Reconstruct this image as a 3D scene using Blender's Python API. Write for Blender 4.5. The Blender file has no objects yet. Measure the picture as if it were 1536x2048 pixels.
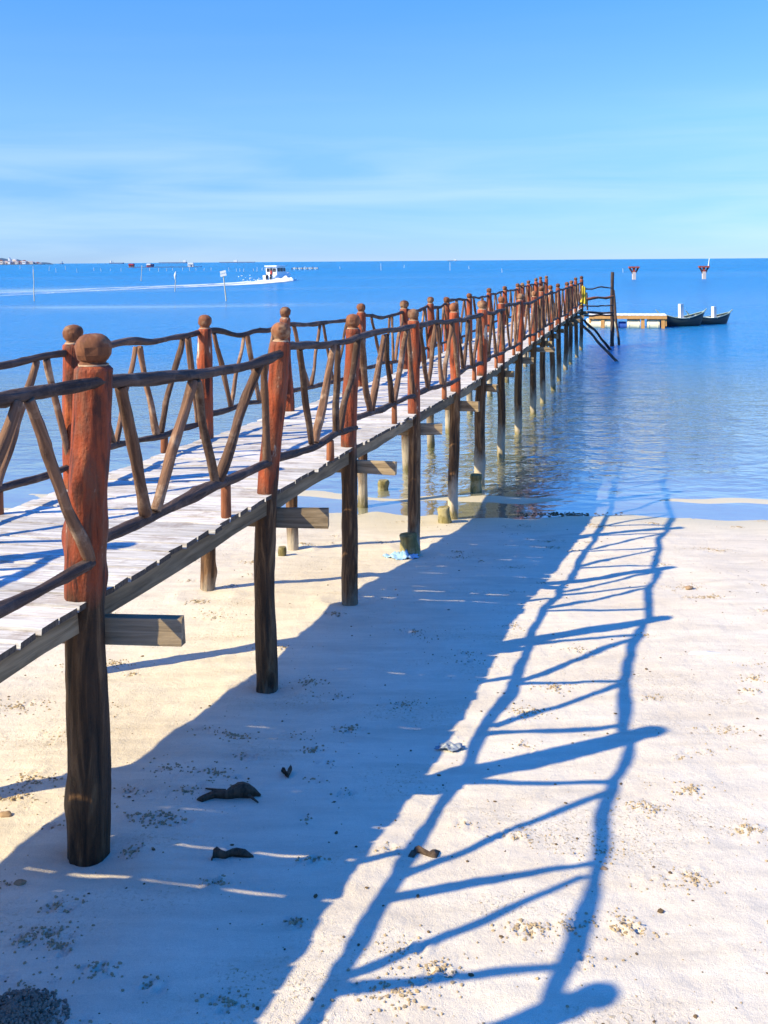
import bpy, bmesh, math, random
import numpy as np
from mathutils import Vector, Matrix, noise as mnoise

# ------------------------------------------------------------------ camera, sky, sun, exposure
scene = bpy.context.scene
COL = scene.collection
R = math.radians
CH = 3.27            # camera height above the water, metres
FPX = 2000.0         # focal length measured on the 1536 x 2048 photograph
ROLL = 0.0078

cam = bpy.data.cameras.new('camera')
cam.sensor_fit = 'VERTICAL'
cam.sensor_height = 36.0
cam.sensor_width = 27.0
cam.lens = FPX / 2048 * 36.0
cam.shift_y = -(1024 - 522) / 2048
cam.clip_start = 0.05
cam.clip_end = 60000
camo = bpy.data.objects.new('camera', cam)
COL.objects.link(camo)
camo.matrix_world = Matrix.Translation((0, 0, CH)) @ Matrix.Rotation(R(90), 4, 'X') @ Matrix.Rotation(-ROLL, 4, 'Z')
scene.camera = camo

SUN_DIR = Vector((2.51, 1.17, -2.10)).normalized()      # the way the light travels
SUN_EL = math.asin(-SUN_DIR.z)
SUN_AZ = math.atan2(-SUN_DIR.x, -SUN_DIR.y)

world = bpy.data.worlds.new('World')
scene.world = world
world.use_nodes = True
wn, wl = world.node_tree.nodes, world.node_tree.links
bg = wn['Background']
sky = wn.new('ShaderNodeTexSky')
sky.sky_type = 'NISHITA'
sky.sun_disc = False
sky.sun_elevation = SUN_EL
sky.sun_rotation = SUN_AZ
sky.air_density = 0.7
sky.dust_density = 0.0
sky.ozone_density = 6.0
tc = wn.new('ShaderNodeTexCoord')
sep = wn.new('ShaderNodeSeparateXYZ')
wl.new(tc.outputs['Generated'], sep.inputs[0])
ramp = wn.new('ShaderNodeValToRGB')
cr = ramp.color_ramp
cr.elements[0].position = 0.0
cr.elements[0].color = (0.43, 0.54, 0.82, 1)
cr.elements[1].position = 1.0
cr.elements[1].color = (0.18, 1.95, 3.5, 1)
for p, c in ((0.07, (0.58, 0.73, 0.86, 1)), (0.14, (0.88, 1.04, 1.05, 1)), (0.21, (0.80, 1.13, 1.28, 1)), (0.27, (0.68, 1.20, 1.55, 1)), (0.5, (0.30, 1.45, 2.4, 1))):
    e = cr.elements.new(p)
    e.color = c
wl.new(sep.outputs[2], ramp.inputs[0])
mul = wn.new('ShaderNodeMix'); mul.data_type = 'RGBA'; mul.blend_type = 'MULTIPLY'
mul.inputs[0].default_value = 1.0
mul.clamp_result = False
wl.new(sky.outputs[0], mul.inputs[6]); wl.new(ramp.outputs[0], mul.inputs[7])
# thin high cirrus wisps
mp = wn.new('ShaderNodeMapping'); mp.inputs['Scale'].default_value = (1.3, 1.3, 15.0)
mp.inputs['Rotation'].default_value = (0, R(-7), 0)
wl.new(tc.outputs['Generated'], mp.inputs[0])
cn = wn.new('ShaderNodeTexNoise'); cn.inputs['Scale'].default_value = 1.7
cn.inputs['Detail'].default_value = 7.0; cn.inputs['Roughness'].default_value = 0.52
cn.inputs['Distortion'].default_value = 0.5
wl.new(mp.outputs[0], cn.inputs['Vector'])
cmr = wn.new('ShaderNodeMapRange'); cmr.inputs[1].default_value = 0.42; cmr.inputs[2].default_value = 0.78
cmr.inputs[3].default_value = 0.0; cmr.inputs[4].default_value = 0.5
wl.new(cn.outputs[0], cmr.inputs[0])
cmix = wn.new('ShaderNodeMix'); cmix.data_type = 'RGBA'; cmix.clamp_result = False
cmix.inputs[7].default_value = (4.2, 5.3, 5.9, 1)
clo = wn.new('ShaderNodeMapRange'); clo.inputs[1].default_value = .085; clo.inputs[2].default_value = .17; clo.inputs[3].default_value = 1.0; clo.inputs[4].default_value = 0.05
wl.new(sep.outputs[2], clo.inputs[0])
cmm = wn.new('ShaderNodeMath'); cmm.operation = 'MULTIPLY'; wl.new(cmr.outputs[0], cmm.inputs[0]); wl.new(clo.outputs[0], cmm.inputs[1])
wl.new(cmm.outputs[0], cmix.inputs[0]); wl.new(mul.outputs[2], cmix.inputs[6])
wl.new(cmix.outputs[2], bg.inputs[0])
bg.inputs[1].default_value = 0.1

sun = bpy.data.lights.new('sun', 'SUN')
sun.energy = 4.75
sun.angle = R(0.55)
sun.color = (1.0, 0.86, 0.53)
suno = bpy.data.objects.new('sun', sun)
COL.objects.link(suno)
suno.rotation_euler = SUN_DIR.to_track_quat('-Z', 'Y').to_euler()
suno.location = (-20, -10, 20)

vs = scene.view_settings
vs.view_transform = 'Standard'
vs.look = 'None'
vs.gamma = 1.0
vs.exposure = 0.9
scene.render.engine = 'CYCLES'
scene.cycles.use_denoising = True
scene.cycles.max_bounces = 6
scene.cycles.transparent_max_bounces = 12
scene.cycles.caustics_reflective = False
scene.cycles.caustics_refractive = False

rng = random.Random(7)
nrng = np.random.default_rng(11)

# ------------------------------------------------------------------ measuring helpers
def uv(px, py):
    dx, dy = px - 768, py - 522
    return dx * math.cos(ROLL) - dy * math.sin(ROLL), dx * math.sin(ROLL) + dy * math.cos(ROLL)

def at(px, py, Y):
    """point at distance Y ahead of the camera"""
    u, v = uv(px, py)
    return Vector((u / FPX * Y, Y, CH - v / FPX * Y))

def onz(px, py, z=0.0):
    u, v = uv(px, py)
    Y = FPX * (CH - z) / v
    return Vector((u / FPX * Y, Y, z))

SAND_Y = [-30, 0, 2, 4.38, 6.5, 8.3, 10.5, 12.0, 12.85, 13.35, 13.75, 14.05, 14.6, 15.6, 18, 25, 40, 80, 200, 60000]
SAND_Z = [1.5, .95, .84, .685, .52, .44, .22, .07, .0, -.016, .0025, -.004, -.032, -.07, -.15, -.38, -.85, -2.5, -6, -8]

def sand_base(X, Y):
    Xc = np.clip(X, -12, 12)
    return np.interp(Y + 0.07 * Xc + .10 * np.sin(Xc * 1.3 + .5) + .06 * np.sin(Xc * 3.1 + 2) + .03 * np.sin(Xc * 7.7), SAND_Y, SAND_Z)

def sandz(X, Y):
    return float(sand_base(np.array(X, float), np.array(Y, float)))

def onsand(px, py):
    z = 0.3
    for _ in range(12):
        p = onz(px, py, z)
        z = sandz(p.x, p.y)
    return p

# ------------------------------------------------------------------ object helpers
def tag(o, label=None, cat=None, group=None, kind=None):
    if label: o['label'] = label
    if cat: o['category'] = cat
    if group: o['group'] = group
    if kind: o['kind'] = kind
    return o

def link(name, me, mat=None, parent=None, mw=None):
    o = bpy.data.objects.new(name, me)
    COL.objects.link(o)
    if mat is not None and me is not None and not me.materials:
        me.materials.append(mat)
    if mw is not None:
        o.matrix_world = mw
    if parent is not None:
        o.parent = parent
        if mw is not None:
            o.matrix_parent_inverse = parent_world(parent).inverted()
    return o

_PW = {}
def parent_world(p):
    return _PW.get(p.name, p.matrix_basis.copy())

def empty(name, loc, rz=0.0):
    o = bpy.data.objects.new(name, None)
    COL.objects.link(o)
    o.empty_display_size = 0.2
    o.location = loc
    o.rotation_euler = (0, 0, rz)
    _PW[o.name] = Matrix.Translation(loc) @ Matrix.Rotation(rz, 4, 'Z')
    return o

def mesh(name, verts, faces, smooth=True):
    me = bpy.data.meshes.new(name)
    me.from_pydata([tuple(v) for v in verts], [], faces)
    me.update()
    if smooth:
        me.polygons.foreach_set('use_smooth', [True] * len(me.polygons))
    return me

class MB:
    """collects simple solids into one mesh"""
    def __init__(s): s.v, s.f, s.sm = [], [], []
    def add(s, v, f, smooth=False):
        k = len(s.v)
        s.v += [tuple(p) for p in v]
        s.f += [tuple(i + k for i in q) for q in f]
        s.sm += [smooth] * len(f)
        return s
    def box(s, c, d, rz=0.0, rx=0.0, ry=0.0, taper=0.0):
        m = Matrix.Rotation(rz, 3, 'Z') @ Matrix.Rotation(ry, 3, 'Y') @ Matrix.Rotation(rx, 3, 'X')
        v = []
        for sz in (-1, 1):
            t = 1 - taper * (sz > 0)
            for sx, sy in ((-1, -1), (1, -1), (1, 1), (-1, 1)):
                v.append(m @ Vector((sx * d[0] / 2 * t, sy * d[1] / 2 * t, sz * d[2] / 2)) + Vector(c))
        return s.add(v, [(3, 2, 1, 0), (4, 5, 6, 7), (0, 1, 5, 4), (1, 2, 6, 5), (2, 3, 7, 6), (3, 0, 4, 7)])
    def tube(s, a, b, r0, r1=None, n=8, smooth=True):
        r1 = r0 if r1 is None else r1
        a, b = Vector(a), Vector(b)
        q = (b - a).to_track_quat('Z', 'Y').to_matrix()
        v = []
        for p, r in ((a, r0), (b, r1)):
            for i in range(n):
                t = 2 * math.pi * i / n
                v.append(p + q @ Vector((r * math.cos(t), r * math.sin(t), 0)))
        f = [(i, (i + 1) % n, n + (i + 1) % n, n + i) for i in range(n)]
        s.add(v, f, smooth)
        return s.add(v, [tuple(range(n - 1, -1, -1)), tuple(range(n, 2 * n))], False)
    def poly(s, pts, depth_vec):
        n = len(pts); d = Vector(depth_vec)
        v = [Vector(p) for p in pts] + [Vector(p) + d for p in pts]
        f = [tuple(range(n - 1, -1, -1)), tuple(range(n, 2 * n))] + [(i, (i + 1) % n, n + (i + 1) % n, n + i) for i in range(n)]
        return s.add(v, f)
    def build(s, name, mat, parent=None, mw=None):
        me = bpy.data.meshes.new(name)
        me.from_pydata(s.v, [], s.f)
        me.polygons.foreach_set('use_smooth', s.sm)
        me.update()
        bm = bmesh.new(); bm.from_mesh(me); bmesh.ops.recalc_face_normals(bm, faces=bm.faces); bm.to_mesh(me); bm.free()
        return link(name, me, mat, parent, mw)

def wob(r, n=4, f0=1.0):
    """a smooth random 1-D function made of a few sines"""
    t = [(r.uniform(.5, 1) / (k + 1), f0 * (k + 1) * r.uniform(.8, 1.2), r.uniform(0, 6.28)) for k in range(n)]
    return lambda x: sum(a * math.sin(w * x + p) for a, w, p in t)

def log_mesh(name, centres, radii, seg=12, rough=0.04, seed=0, capbevel=0.12, streak=0.0, knots=0):
    """a rough round timber along a list of centre points; rings stay level with the first-to-last axis"""
    r = random.Random(seed)
    c = [Vector(p) for p in centres]
    ax = (c[-1] - c[0]).normalized()
    ref = Vector((1, 0, 0)) if abs(ax.x) < .8 else Vector((0, 1, 0))
    e1 = ax.cross(ref).normalized(); e2 = ax.cross(e1)
    verts, faces = [], []
    ph = [wob(r, 3, 1.0) for _ in range(seg)]
    n = len(c)
    off = Vector((r.uniform(0, 90), r.uniform(0, 90), r.uniform(0, 90)))
    kn = [(r.uniform(.06, .94), r.uniform(0, 6.28), r.uniform(.14, .32), r.uniform(.3, .5)) for _ in range(knots)]
    Lz = (c[-1] - c[0]).length
    def ring(p, rad, t):
        along = (p - c[0]).dot(ax)
        for i in range(seg):
            th = 2 * math.pi * i / seg
            d = e1 * math.cos(th) + e2 * math.sin(th)
            q = p * 3.0 + d * 1.3
            k = 1 + rough * 1.5 * mnoise.noise(q + off) + rough * .8 * mnoise.noise(q * 4.1 + off)
            if streak:
                sv = Vector((math.cos(th) * 4.2, math.sin(th) * 4.2, along * 1.1))
                k += streak * (abs(mnoise.noise(sv + off)) - .25) + streak * .6 * (abs(mnoise.noise(sv * 2.3 + off)) - .25)
            for kt, ka, kh, kw in kn:
                da = (th - ka + math.pi) % (2 * math.pi) - math.pi
                dz_ = (along - kt * Lz) / (rad * 1.1)
                if abs(dz_) < 2.5 and abs(da) < 1.6: k += kh * math.exp(-(da / kw) ** 2 - dz_ ** 2)
            verts.append(p + d * rad * k)
    ring(c[0] + ax * 0.0, radii[0] * (1 - capbevel), 0)
    for i in range(n):
        p = c[i]
        if i == 0: p = p + ax * radii[0] * capbevel
        if i == n - 1: p = p - ax * radii[-1] * capbevel
        ring(p, radii[i], i / (n - 1))
    ring(c[-1], radii[-1] * (1 - capbevel), 1)
    for i in range(n + 1):
        for j in range(seg):
            a = i * seg + j; b = i * seg + (j + 1) % seg
            faces.append((a, a + seg, b + seg, b))
    m = (n + 2) * seg
    faces.append(tuple(range(0, seg)))
    faces.append(tuple(range(m - 1, m - seg - 1, -1)))
    me = mesh(name, verts, faces)
    me.polygons[len(faces) - 1].use_smooth = False
    me.polygons[len(faces) - 2].use_smooth = False
    return me

def log_between(name, a, b, r0, r1, mat, parent=None, seg=9, n=9, wave=0.02, rough=.1, seed=0, sag=0.0, streak=0.0, knots=0):
    """a crooked pole between two points; its own z runs along it, so that the grain follows"""
    a, b = Vector(a), Vector(b)
    L = (b - a).length
    r = random.Random(seed * 7919 + 13)
    wx, wy = wob(r, 4, 2.2 * 2 / max(L, 1.0)), wob(r, 4, 2.2 * 2 / max(L, 1.0))
    wr = wob(r, 3, 5.0)
    q = (b - a).to_track_quat('Z', 'X')
    mw = Matrix.Translation(a) @ q.to_matrix().to_4x4()
    inv = q.to_matrix().inverted()
    dn = inv @ Vector((0, 0, -1))
    cs, rs = [], []
    for i in range(n):
        t = i / (n - 1)
        env = math.sin(math.pi * t) ** .6 if 0 < t < 1 else 0.0
        p = Vector((wx(t * L) * wave * env, wy(t * L) * wave * env, t * L)) + dn * sag * math.sin(math.pi * t)
        cs.append(p)
        rs.append((r0 + (r1 - r0) * t) * (1 + .13 * wr(t * L)))
    return link(name, log_mesh(name, cs, rs, seg, rough, seed, .12, streak, knots), mat, parent, mw)

# ------------------------------------------------------------------ materials
def newmat(name):
    m = bpy.data.materials.new(name)
    m.use_nodes = True
    nt = m.node_tree
    return m, nt.nodes, nt.links, nt.nodes['Principled BSDF']

def nd(nodes, t, **kw):
    n = nodes.new(t)
    for k, v in kw.items():
        if k.startswith('i_'):
            key = k[2:]
            n.inputs[int(key) if key.isdigit() else key].default_value = v
        else:
            setattr(n, k, v)
    return n

def plain(name, col, rough=.7, var=.25, scale=6.0, bump=.2, spec=.3, metal=0.0):
    m, n, l, b = newmat(name)
    t = nd(n, 'ShaderNodeTexCoord')
    ns = nd(n, 'ShaderNodeTexNoise'); ns.inputs['Scale'].default_value = scale; ns.inputs['Detail'].default_value = 5
    l.new(t.outputs['Object'], ns.inputs['Vector'])
    mx = nd(n, 'ShaderNodeMix', data_type='RGBA')
    mx.inputs[6].default_value = (*[c * (1 - var) for c in col], 1)
    mx.inputs[7].default_value = (*[min(1, c * (1 + var)) for c in col], 1)
    l.new(ns.outputs[0], mx.inputs[0]); l.new(mx.outputs[2], b.inputs['Base Color'])
    b.inputs['Roughness'].default_value = rough
    b.inputs['Specular IOR Level'].default_value = spec
    b.inputs['Metallic'].default_value = metal
    if bump:
        bp = nd(n, 'ShaderNodeBump'); bp.inputs['Strength'].default_value = bump; bp.inputs['Distance'].default_value = .02
        l.new(ns.outputs[0], bp.inputs['Height']); l.new(bp.outputs[0], b.inputs['Normal'])
    return m

def wood(name, dark, light, grain=(28, 28, 2.2), rough=.75, bump=.5, spots=None, spot_amt=.5, rand=.35, axis='Z', dist=.01):
    """timber: long streaks along the piece, knots and worn patches, a little tone from piece to piece"""
    m, n, l, b = newmat(name)
    t = nd(n, 'ShaderNodeTexCoord')
    oi = nd(n, 'ShaderNodeObjectInfo')
    add = nd(n, 'ShaderNodeVectorMath', operation='ADD')
    rs = nd(n, 'ShaderNodeMath', operation='MULTIPLY'); rs.inputs[1].default_value = 37.0
    l.new(oi.outputs['Random'], rs.inputs[0])
    l.new(t.outputs['Object'], add.inputs[0]); l.new(rs.outputs[0], add.inputs[1])
    mp = nd(n, 'ShaderNodeMapping')
    g = grain if axis == 'Z' else (grain[2], grain[0], grain[1])
    mp.inputs['Scale'].default_value = g
    l.new(add.outputs[0], mp.inputs[0])
    n1 = nd(n, 'ShaderNodeTexNoise'); n1.inputs['Scale'].default_value = 1.0; n1.inputs['Detail'].default_value = 8; n1.inputs['Roughness'].default_value = .65
    n1.inputs['Distortion'].default_value = .6
    l.new(mp.outputs[0], n1.inputs['Vector'])
    r1 = nd(n, 'ShaderNodeMapRange'); r1.inputs[1].default_value = .32; r1.inputs[2].default_value = .70
    l.new(n1.outputs[0], r1.inputs[0])
    mx = nd(n, 'ShaderNodeMix', data_type='RGBA')
    mx.inputs[6].default_value = (*dark, 1); mx.inputs[7].default_value = (*light, 1)
    l.new(r1.outputs[0], mx.inputs[0])
    out = mx.outputs[2]
    n2 = nd(n, 'ShaderNodeTexNoise'); n2.inputs['Scale'].default_value = 5.0; n2.inputs['Detail'].default_value = 6; n2.inputs['Roughness'].default_value = .7
    l.new(add.outputs[0], n2.inputs['Vector'])
    if spots:
        r2 = nd(n, 'ShaderNodeMapRange'); r2.inputs[1].default_value = .52; r2.inputs[2].default_value = .64; r2.inputs[4].default_value = spot_amt
        l.new(n2.outputs[0], r2.inputs[0])
        m2 = nd(n, 'ShaderNodeMix', data_type='RGBA'); m2.inputs[7].default_value = (*spots, 1)
        l.new(r2.outputs[0], m2.inputs[0]); l.new(out, m2.inputs[6]); out = m2.outputs[2]
    hv = nd(n, 'ShaderNodeHueSaturation')
    rr = nd(n, 'ShaderNodeMapRange'); rr.inputs[3].default_value = 1 - rand; rr.inputs[4].default_value = 1 + rand
    l.new(oi.outputs['Random'], rr.inputs[0]); l.new(rr.outputs[0], hv.inputs['Value']); l.new(out, hv.inputs['Color'])
    l.new(hv.outputs[0], b.inputs['Base Color'])
    b.inputs['Roughness'].default_value = rough
    b.inputs['Specular IOR Level'].default_value = .25
    bp = nd(n, 'ShaderNodeBump'); bp.inputs['Strength'].default_value = bump; bp.inputs['Distance'].default_value = dist
    ad = nd(n, 'ShaderNodeMath', operation='ADD'); l.new(n1.outputs[0], ad.inputs[0]); l.new(n2.outputs[0], ad.inputs[1])
    l.new(ad.outputs[0], bp.inputs['Height']); l.new(bp.outputs[0], b.inputs['Normal'])
    return m

def post_material():
    """red-brown stain above the deck (local z > 0), dark weathered trunk below it, pale crust near the tide line"""
    m, n, l, b = newmat('stained_post_wood')
    t = nd(n, 'ShaderNodeTexCoord'); oi = nd(n, 'ShaderNodeObjectInfo'); geo = nd(n, 'ShaderNodeNewGeometry')
    rs = nd(n, 'ShaderNodeMath', operation='MULTIPLY'); rs.inputs[1].default_value = 53.0
    l.new(oi.outputs['Random'], rs.inputs[0])
    add = nd(n, 'ShaderNodeVectorMath', operation='ADD'); l.new(t.outputs['Object'], add.inputs[0]); l.new(rs.outputs[0], add.inputs[1])
    mp = nd(n, 'ShaderNodeMapping'); mp.inputs['Scale'].default_value = (16, 16, 1.6); l.new(add.outputs[0], mp.inputs[0])
    g = nd(n, 'ShaderNodeTexNoise'); g.inputs['Scale'].default_value = 1; g.inputs['Detail'].default_value = 9; g.inputs['Roughness'].default_value = .65; g.inputs['Distortion'].default_value = .8
    l.new(mp.outputs[0], g.inputs['Vector'])
    mp2 = nd(n, 'ShaderNodeMapping'); mp2.inputs['Scale'].default_value = (9, 9, 3.2); l.new(add.outputs[0], mp2.inputs[0])
    pch = nd(n, 'ShaderNodeTexNoise'); pch.inputs['Scale'].default_value = 1; pch.inputs['Detail'].default_value = 7; pch.inputs['Roughness'].default_value = .62
    l.new(mp2.outputs[0], pch.inputs['Vector'])
    fine = nd(n, 'ShaderNodeTexNoise'); fine.inputs['Scale'].default_value = 70; fine.inputs['Detail'].default_value = 4
    l.new(add.outputs[0], fine.inputs['Vector'])
    # painted upper part
    cr1 = nd(n, 'ShaderNodeValToRGB'); e = cr1.color_ramp.elements
    e[0].position = .37; e[0].color = (.045, .012, .008, 1)
    e[1].position = .76; e[1].color = (.47, .130, .036, 1)
    k = e.new(.44); k.color = (.26, .050, .016, 1)
    k = e.new(.57); k.color = (.37, .068, .020, 1)
    l.new(g.outputs[0], cr1.inputs[0])
    blo = nd(n, 'ShaderNodeMapRange'); blo.inputs[1].default_value = .47; blo.inputs[2].default_value = .36; blo.inputs[4].default_value = .85; l.new(pch.outputs[0], blo.inputs[0])
    bl = nd(n, 'ShaderNodeMix', data_type='RGBA'); bl.inputs[7].default_value = (.060, .020, .012, 1); l.new(blo.outputs[0], bl.inputs[0]); l.new(cr1.outputs[0], bl.inputs[6])
    cr1 = bl
    # worn patches where the stain has gone
    wr = nd(n, 'ShaderNodeMapRange'); wr.inputs[1].default_value = .50; wr.inputs[2].default_value = .62; wr.inputs[4].default_value = .8
    l.new(pch.outputs[0], wr.inputs[0])
    worn = nd(n, 'ShaderNodeMix', data_type='RGBA'); worn.inputs[7].default_value = (.22, .085, .045, 1)
    l.new(wr.outputs[0], worn.inputs[0]); l.new(cr1.outputs[2], worn.inputs[6])
    chip = nd(n, 'ShaderNodeMapRange'); chip.inputs[1].default_value = .645; chip.inputs[2].default_value = .675
    l.new(pch.outputs[0], chip.inputs[0])
    up = nd(n, 'ShaderNodeMix', data_type='RGBA'); up.inputs[7].default_value = (.52, .42, .33, 1)
    l.new(chip.outputs[0], up.inputs[0]); l.new(worn.outputs[2], up.inputs[6])
    # lower trunk
    cr2 = nd(n, 'ShaderNodeValToRGB'); e = cr2.color_ramp.elements
    e[0].position = .36; e[0].color = (.014, .008, .005, 1)
    e[1].position = .70; e[1].color = (.32, .18, .085, 1)
    k = e.new(.52); k.color = (.10, .048, .020, 1)
    l.new(g.outputs[0], cr2.inputs[0])
    # tide crust by height above the water
    sp = nd(n, 'ShaderNodeSeparateXYZ'); l.new(geo.outputs['Position'], sp.inputs[0])
    pz = nd(n, 'ShaderNodeMath', operation='MULTIPLY_ADD'); pz.inputs[1].default_value = .7; l.new(pch.outputs[0], pz.inputs[0]); l.new(sp.outputs[2], pz.inputs[2])
    tr = nd(n, 'ShaderNodeMapRange'); tr.inputs[1].default_value = .62; tr.inputs[2].default_value = .92; tr.inputs[3].default_value = 1; tr.inputs[4].default_value = 0
    l.new(pz.outputs[0], tr.inputs[0])
    low = nd(n, 'ShaderNodeMix', data_type='RGBA'); low.inputs[7].default_value = (.44, .37, .28, 1)
    l.new(tr.outputs[0], low.inputs[0]); l.new(cr2.outputs[0], low.inputs[6])
    alg = nd(n, 'ShaderNodeMapRange'); alg.inputs[1].default_value = .36; alg.inputs[2].default_value = .50; alg.inputs[3].default_value = .8; alg.inputs[4].default_value = 0
    l.new(pz.outputs[0], alg.inputs[0])
    low2 = nd(n, 'ShaderNodeMix', data_type='RGBA'); low2.inputs[7].default_value = (.16, .13, .035, 1)
    l.new(alg.outputs[0], low2.inputs[0]); l.new(low.outputs[2], low2.inputs[6])
    so = nd(n, 'ShaderNodeSeparateXYZ'); l.new(t.outputs['Object'], so.inputs[0])
    zz = nd(n, 'ShaderNodeMath', operation='MULTIPLY_ADD'); zz.inputs[1].default_value = .3; l.new(pch.outputs[0], zz.inputs[0]); l.new(so.outputs[2], zz.inputs[2])
    zr = nd(n, 'ShaderNodeMapRange'); zr.inputs[1].default_value = .10; zr.inputs[2].default_value = .22
    l.new(zz.outputs[0], zr.inputs[0])
    fin = nd(n, 'ShaderNodeMix', data_type='RGBA'); l.new(zr.outputs[0], fin.inputs[0]); l.new(low2.outputs[2], fin.inputs[6]); l.new(up.outputs[2], fin.inputs[7])
    hv = nd(n, 'ShaderNodeHueSaturation'); rr = nd(n, 'ShaderNodeMapRange'); rr.inputs[3].default_value = .75; rr.inputs[4].default_value = 1.15
    l.new(oi.outputs['Random'], rr.inputs[0]); l.new(rr.outputs[0], hv.inputs['Value']); l.new(fin.outputs[2], hv.inputs['Color'])
    l.new(hv.outputs[0], b.inputs['Base Color'])
    b.inputs['Roughness'].default_value = .62; b.inputs['Specular IOR Level'].default_value = .3
    s1 = nd(n, 'ShaderNodeMath', operation='MULTIPLY_ADD'); s1.inputs[1].default_value = .25; l.new(fine.outputs[0], s1.inputs[0]); l.new(g.outputs[0], s1.inputs[2])
    s2 = nd(n, 'ShaderNodeMath', operation='ADD'); l.new(s1.outputs[0], s2.inputs[0]); l.new(pch.outputs[0], s2.inputs[1])
    bp = nd(n, 'ShaderNodeBump'); bp.inputs['Strength'].default_value = .85; bp.inputs['Distance'].default_value = .022
    l.new(s2.outputs[0], bp.inputs['Height']); l.new(bp.outputs[0], b.inputs['Normal'])
    return m

def sand_material():
    m, n, l, b = newmat('beach_sand')
    geo = nd(n, 'ShaderNodeNewGeometry')
    big = nd(n, 'ShaderNodeTexNoise'); big.inputs['Scale'].default_value = .9; big.inputs['Detail'].default_value = 6; big.inputs['Roughness'].default_value = .6
    l.new(geo.outputs['Position'], big.inputs['Vector'])
    mp = nd(n, 'ShaderNodeMapping'); mp.inputs['Scale'].default_value = (2.0, 9.0, 4.0); l.new(geo.outputs['Position'], mp.inputs[0])
    mid = nd(n, 'ShaderNodeTexNoise'); mid.inputs['Scale'].default_value = 1.6; mid.inputs['Detail'].default_value = 8; mid.inputs['Roughness'].default_value = .7
    l.new(mp.outputs[0], mid.inputs['Vector'])
    fine = nd(n, 'ShaderNodeTexNoise'); fine.inputs['Scale'].default_value = 260; fine.inputs['Detail'].default_value = 3
    l.new(geo.outputs['Position'], fine.inputs['Vector'])
    med = nd(n, 'ShaderNodeTexNoise'); med.inputs['Scale'].default_value = 34; med.inputs['Detail'].default_value = 6; med.inputs['Roughness'].default_value = .7
    l.new(geo.outputs['Position'], med.inputs['Vector'])
    c1 = nd(n, 'ShaderNodeMix', data_type='RGBA')
    c1.inputs[6].default_value = (.67, .58, .465, 1); c1.inputs[7].default_value = (.72, .64, .525, 1)
    mr = nd(n, 'ShaderNodeMapRange'); mr.inputs[1].default_value = .35; mr.inputs[2].default_value = .65; l.new(big.outputs[0], mr.inputs[0]); l.new(mr.outputs[0], c1.inputs[0])
    dp = nd(n, 'ShaderNodeTexNoise'); dp.inputs['Scale'].default_value = .55; dp.inputs['Detail'].default_value = 5; l.new(mp.outputs[0], dp.inputs['Vector'])
    dpr = nd(n, 'ShaderNodeMapRange'); dpr.inputs[1].default_value = .50; dpr.inputs[2].default_value = .66; dpr.inputs[4].default_value = .30; l.new(dp.outputs[0], dpr.inputs[0])
    cd = nd(n, 'ShaderNodeMix', data_type='RGBA'); cd.inputs[7].default_value = (.46, .385, .30, 1); l.new(dpr.outputs[0], cd.inputs[0]); l.new(c1.outputs[2], cd.inputs[6]); c1 = cd
    c2 = nd(n, 'ShaderNodeMix', data_type='RGBA', blend_type='MULTIPLY'); c2.inputs[0].default_value = 1
    rg = nd(n, 'ShaderNodeMapRange'); rg.inputs[1].default_value = .3; rg.inputs[2].default_value = .75; rg.inputs[3].default_value = .86; rg.inputs[4].default_value = 1.06
    l.new(mid.outputs[0], rg.inputs[0]); l.new(c1.outputs[2], c2.inputs[6]); l.new(rg.outputs[0], c2.inputs[7])
    c3 = nd(n, 'ShaderNodeMix', data_type='RGBA', blend_type='MULTIPLY'); c3.inputs[0].default_value = 1
    rf = nd(n, 'ShaderNodeMapRange'); rf.inputs[1].default_value = .25; rf.inputs[2].default_value = .75; rf.inputs[3].default_value = .84; rf.inputs[4].default_value = 1.18
    l.new(fine.outputs[0], rf.inputs[0]); l.new(c2.outputs[2], c3.inputs[6]); l.new(rf.outputs[0], c3.inputs[7])
    # patches of fine diggings too small to model: tan specks
    pt = nd(n, 'ShaderNodeTexNoise'); pt.inputs['Scale'].default_value = 1.3; pt.inputs['Detail'].default_value = 4
    pmp = nd(n, 'ShaderNodeMapping'); pmp.inputs['Location'].default_value = (7, 3, 0); pmp.inputs['Scale'].default_value = (1, 1.6, 1); l.new(geo.outputs['Position'], pmp.inputs[0]); l.new(pmp.outputs[0], pt.inputs['Vector'])
    ptr = nd(n, 'ShaderNodeMapRange'); ptr.inputs[1].default_value = .50; ptr.inputs[2].default_value = .66; l.new(pt.outputs[0], ptr.inputs[0])
    spk = nd(n, 'ShaderNodeTexNoise'); spk.inputs['Scale'].default_value = 62; spk.inputs['Detail'].default_value = 3; spk.inputs['Roughness'].default_value = .7; l.new(geo.outputs['Position'], spk.inputs['Vector'])
    spr = nd(n, 'ShaderNodeMapRange'); spr.inputs[1].default_value = .55; spr.inputs[2].default_value = .66; spr.inputs[4].default_value = .8; l.new(spk.outputs[0], spr.inputs[0])
    spm = nd(n, 'ShaderNodeMath', operation='MULTIPLY'); l.new(ptr.outputs[0], spm.inputs[0]); l.new(spr.outputs[0], spm.inputs[1])
    cs_ = nd(n, 'ShaderNodeMix', data_type='RGBA'); cs_.inputs[7].default_value = (.42, .31, .17, 1); l.new(spm.outputs[0], cs_.inputs[0]); l.new(c3.outputs[2], cs_.inputs[6])
    c3 = cs_
    # damp and wet sand close to the water level
    sp = nd(n, 'ShaderNodeSeparateXYZ'); l.new(geo.outputs['Position'], sp.inputs[0])
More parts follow.
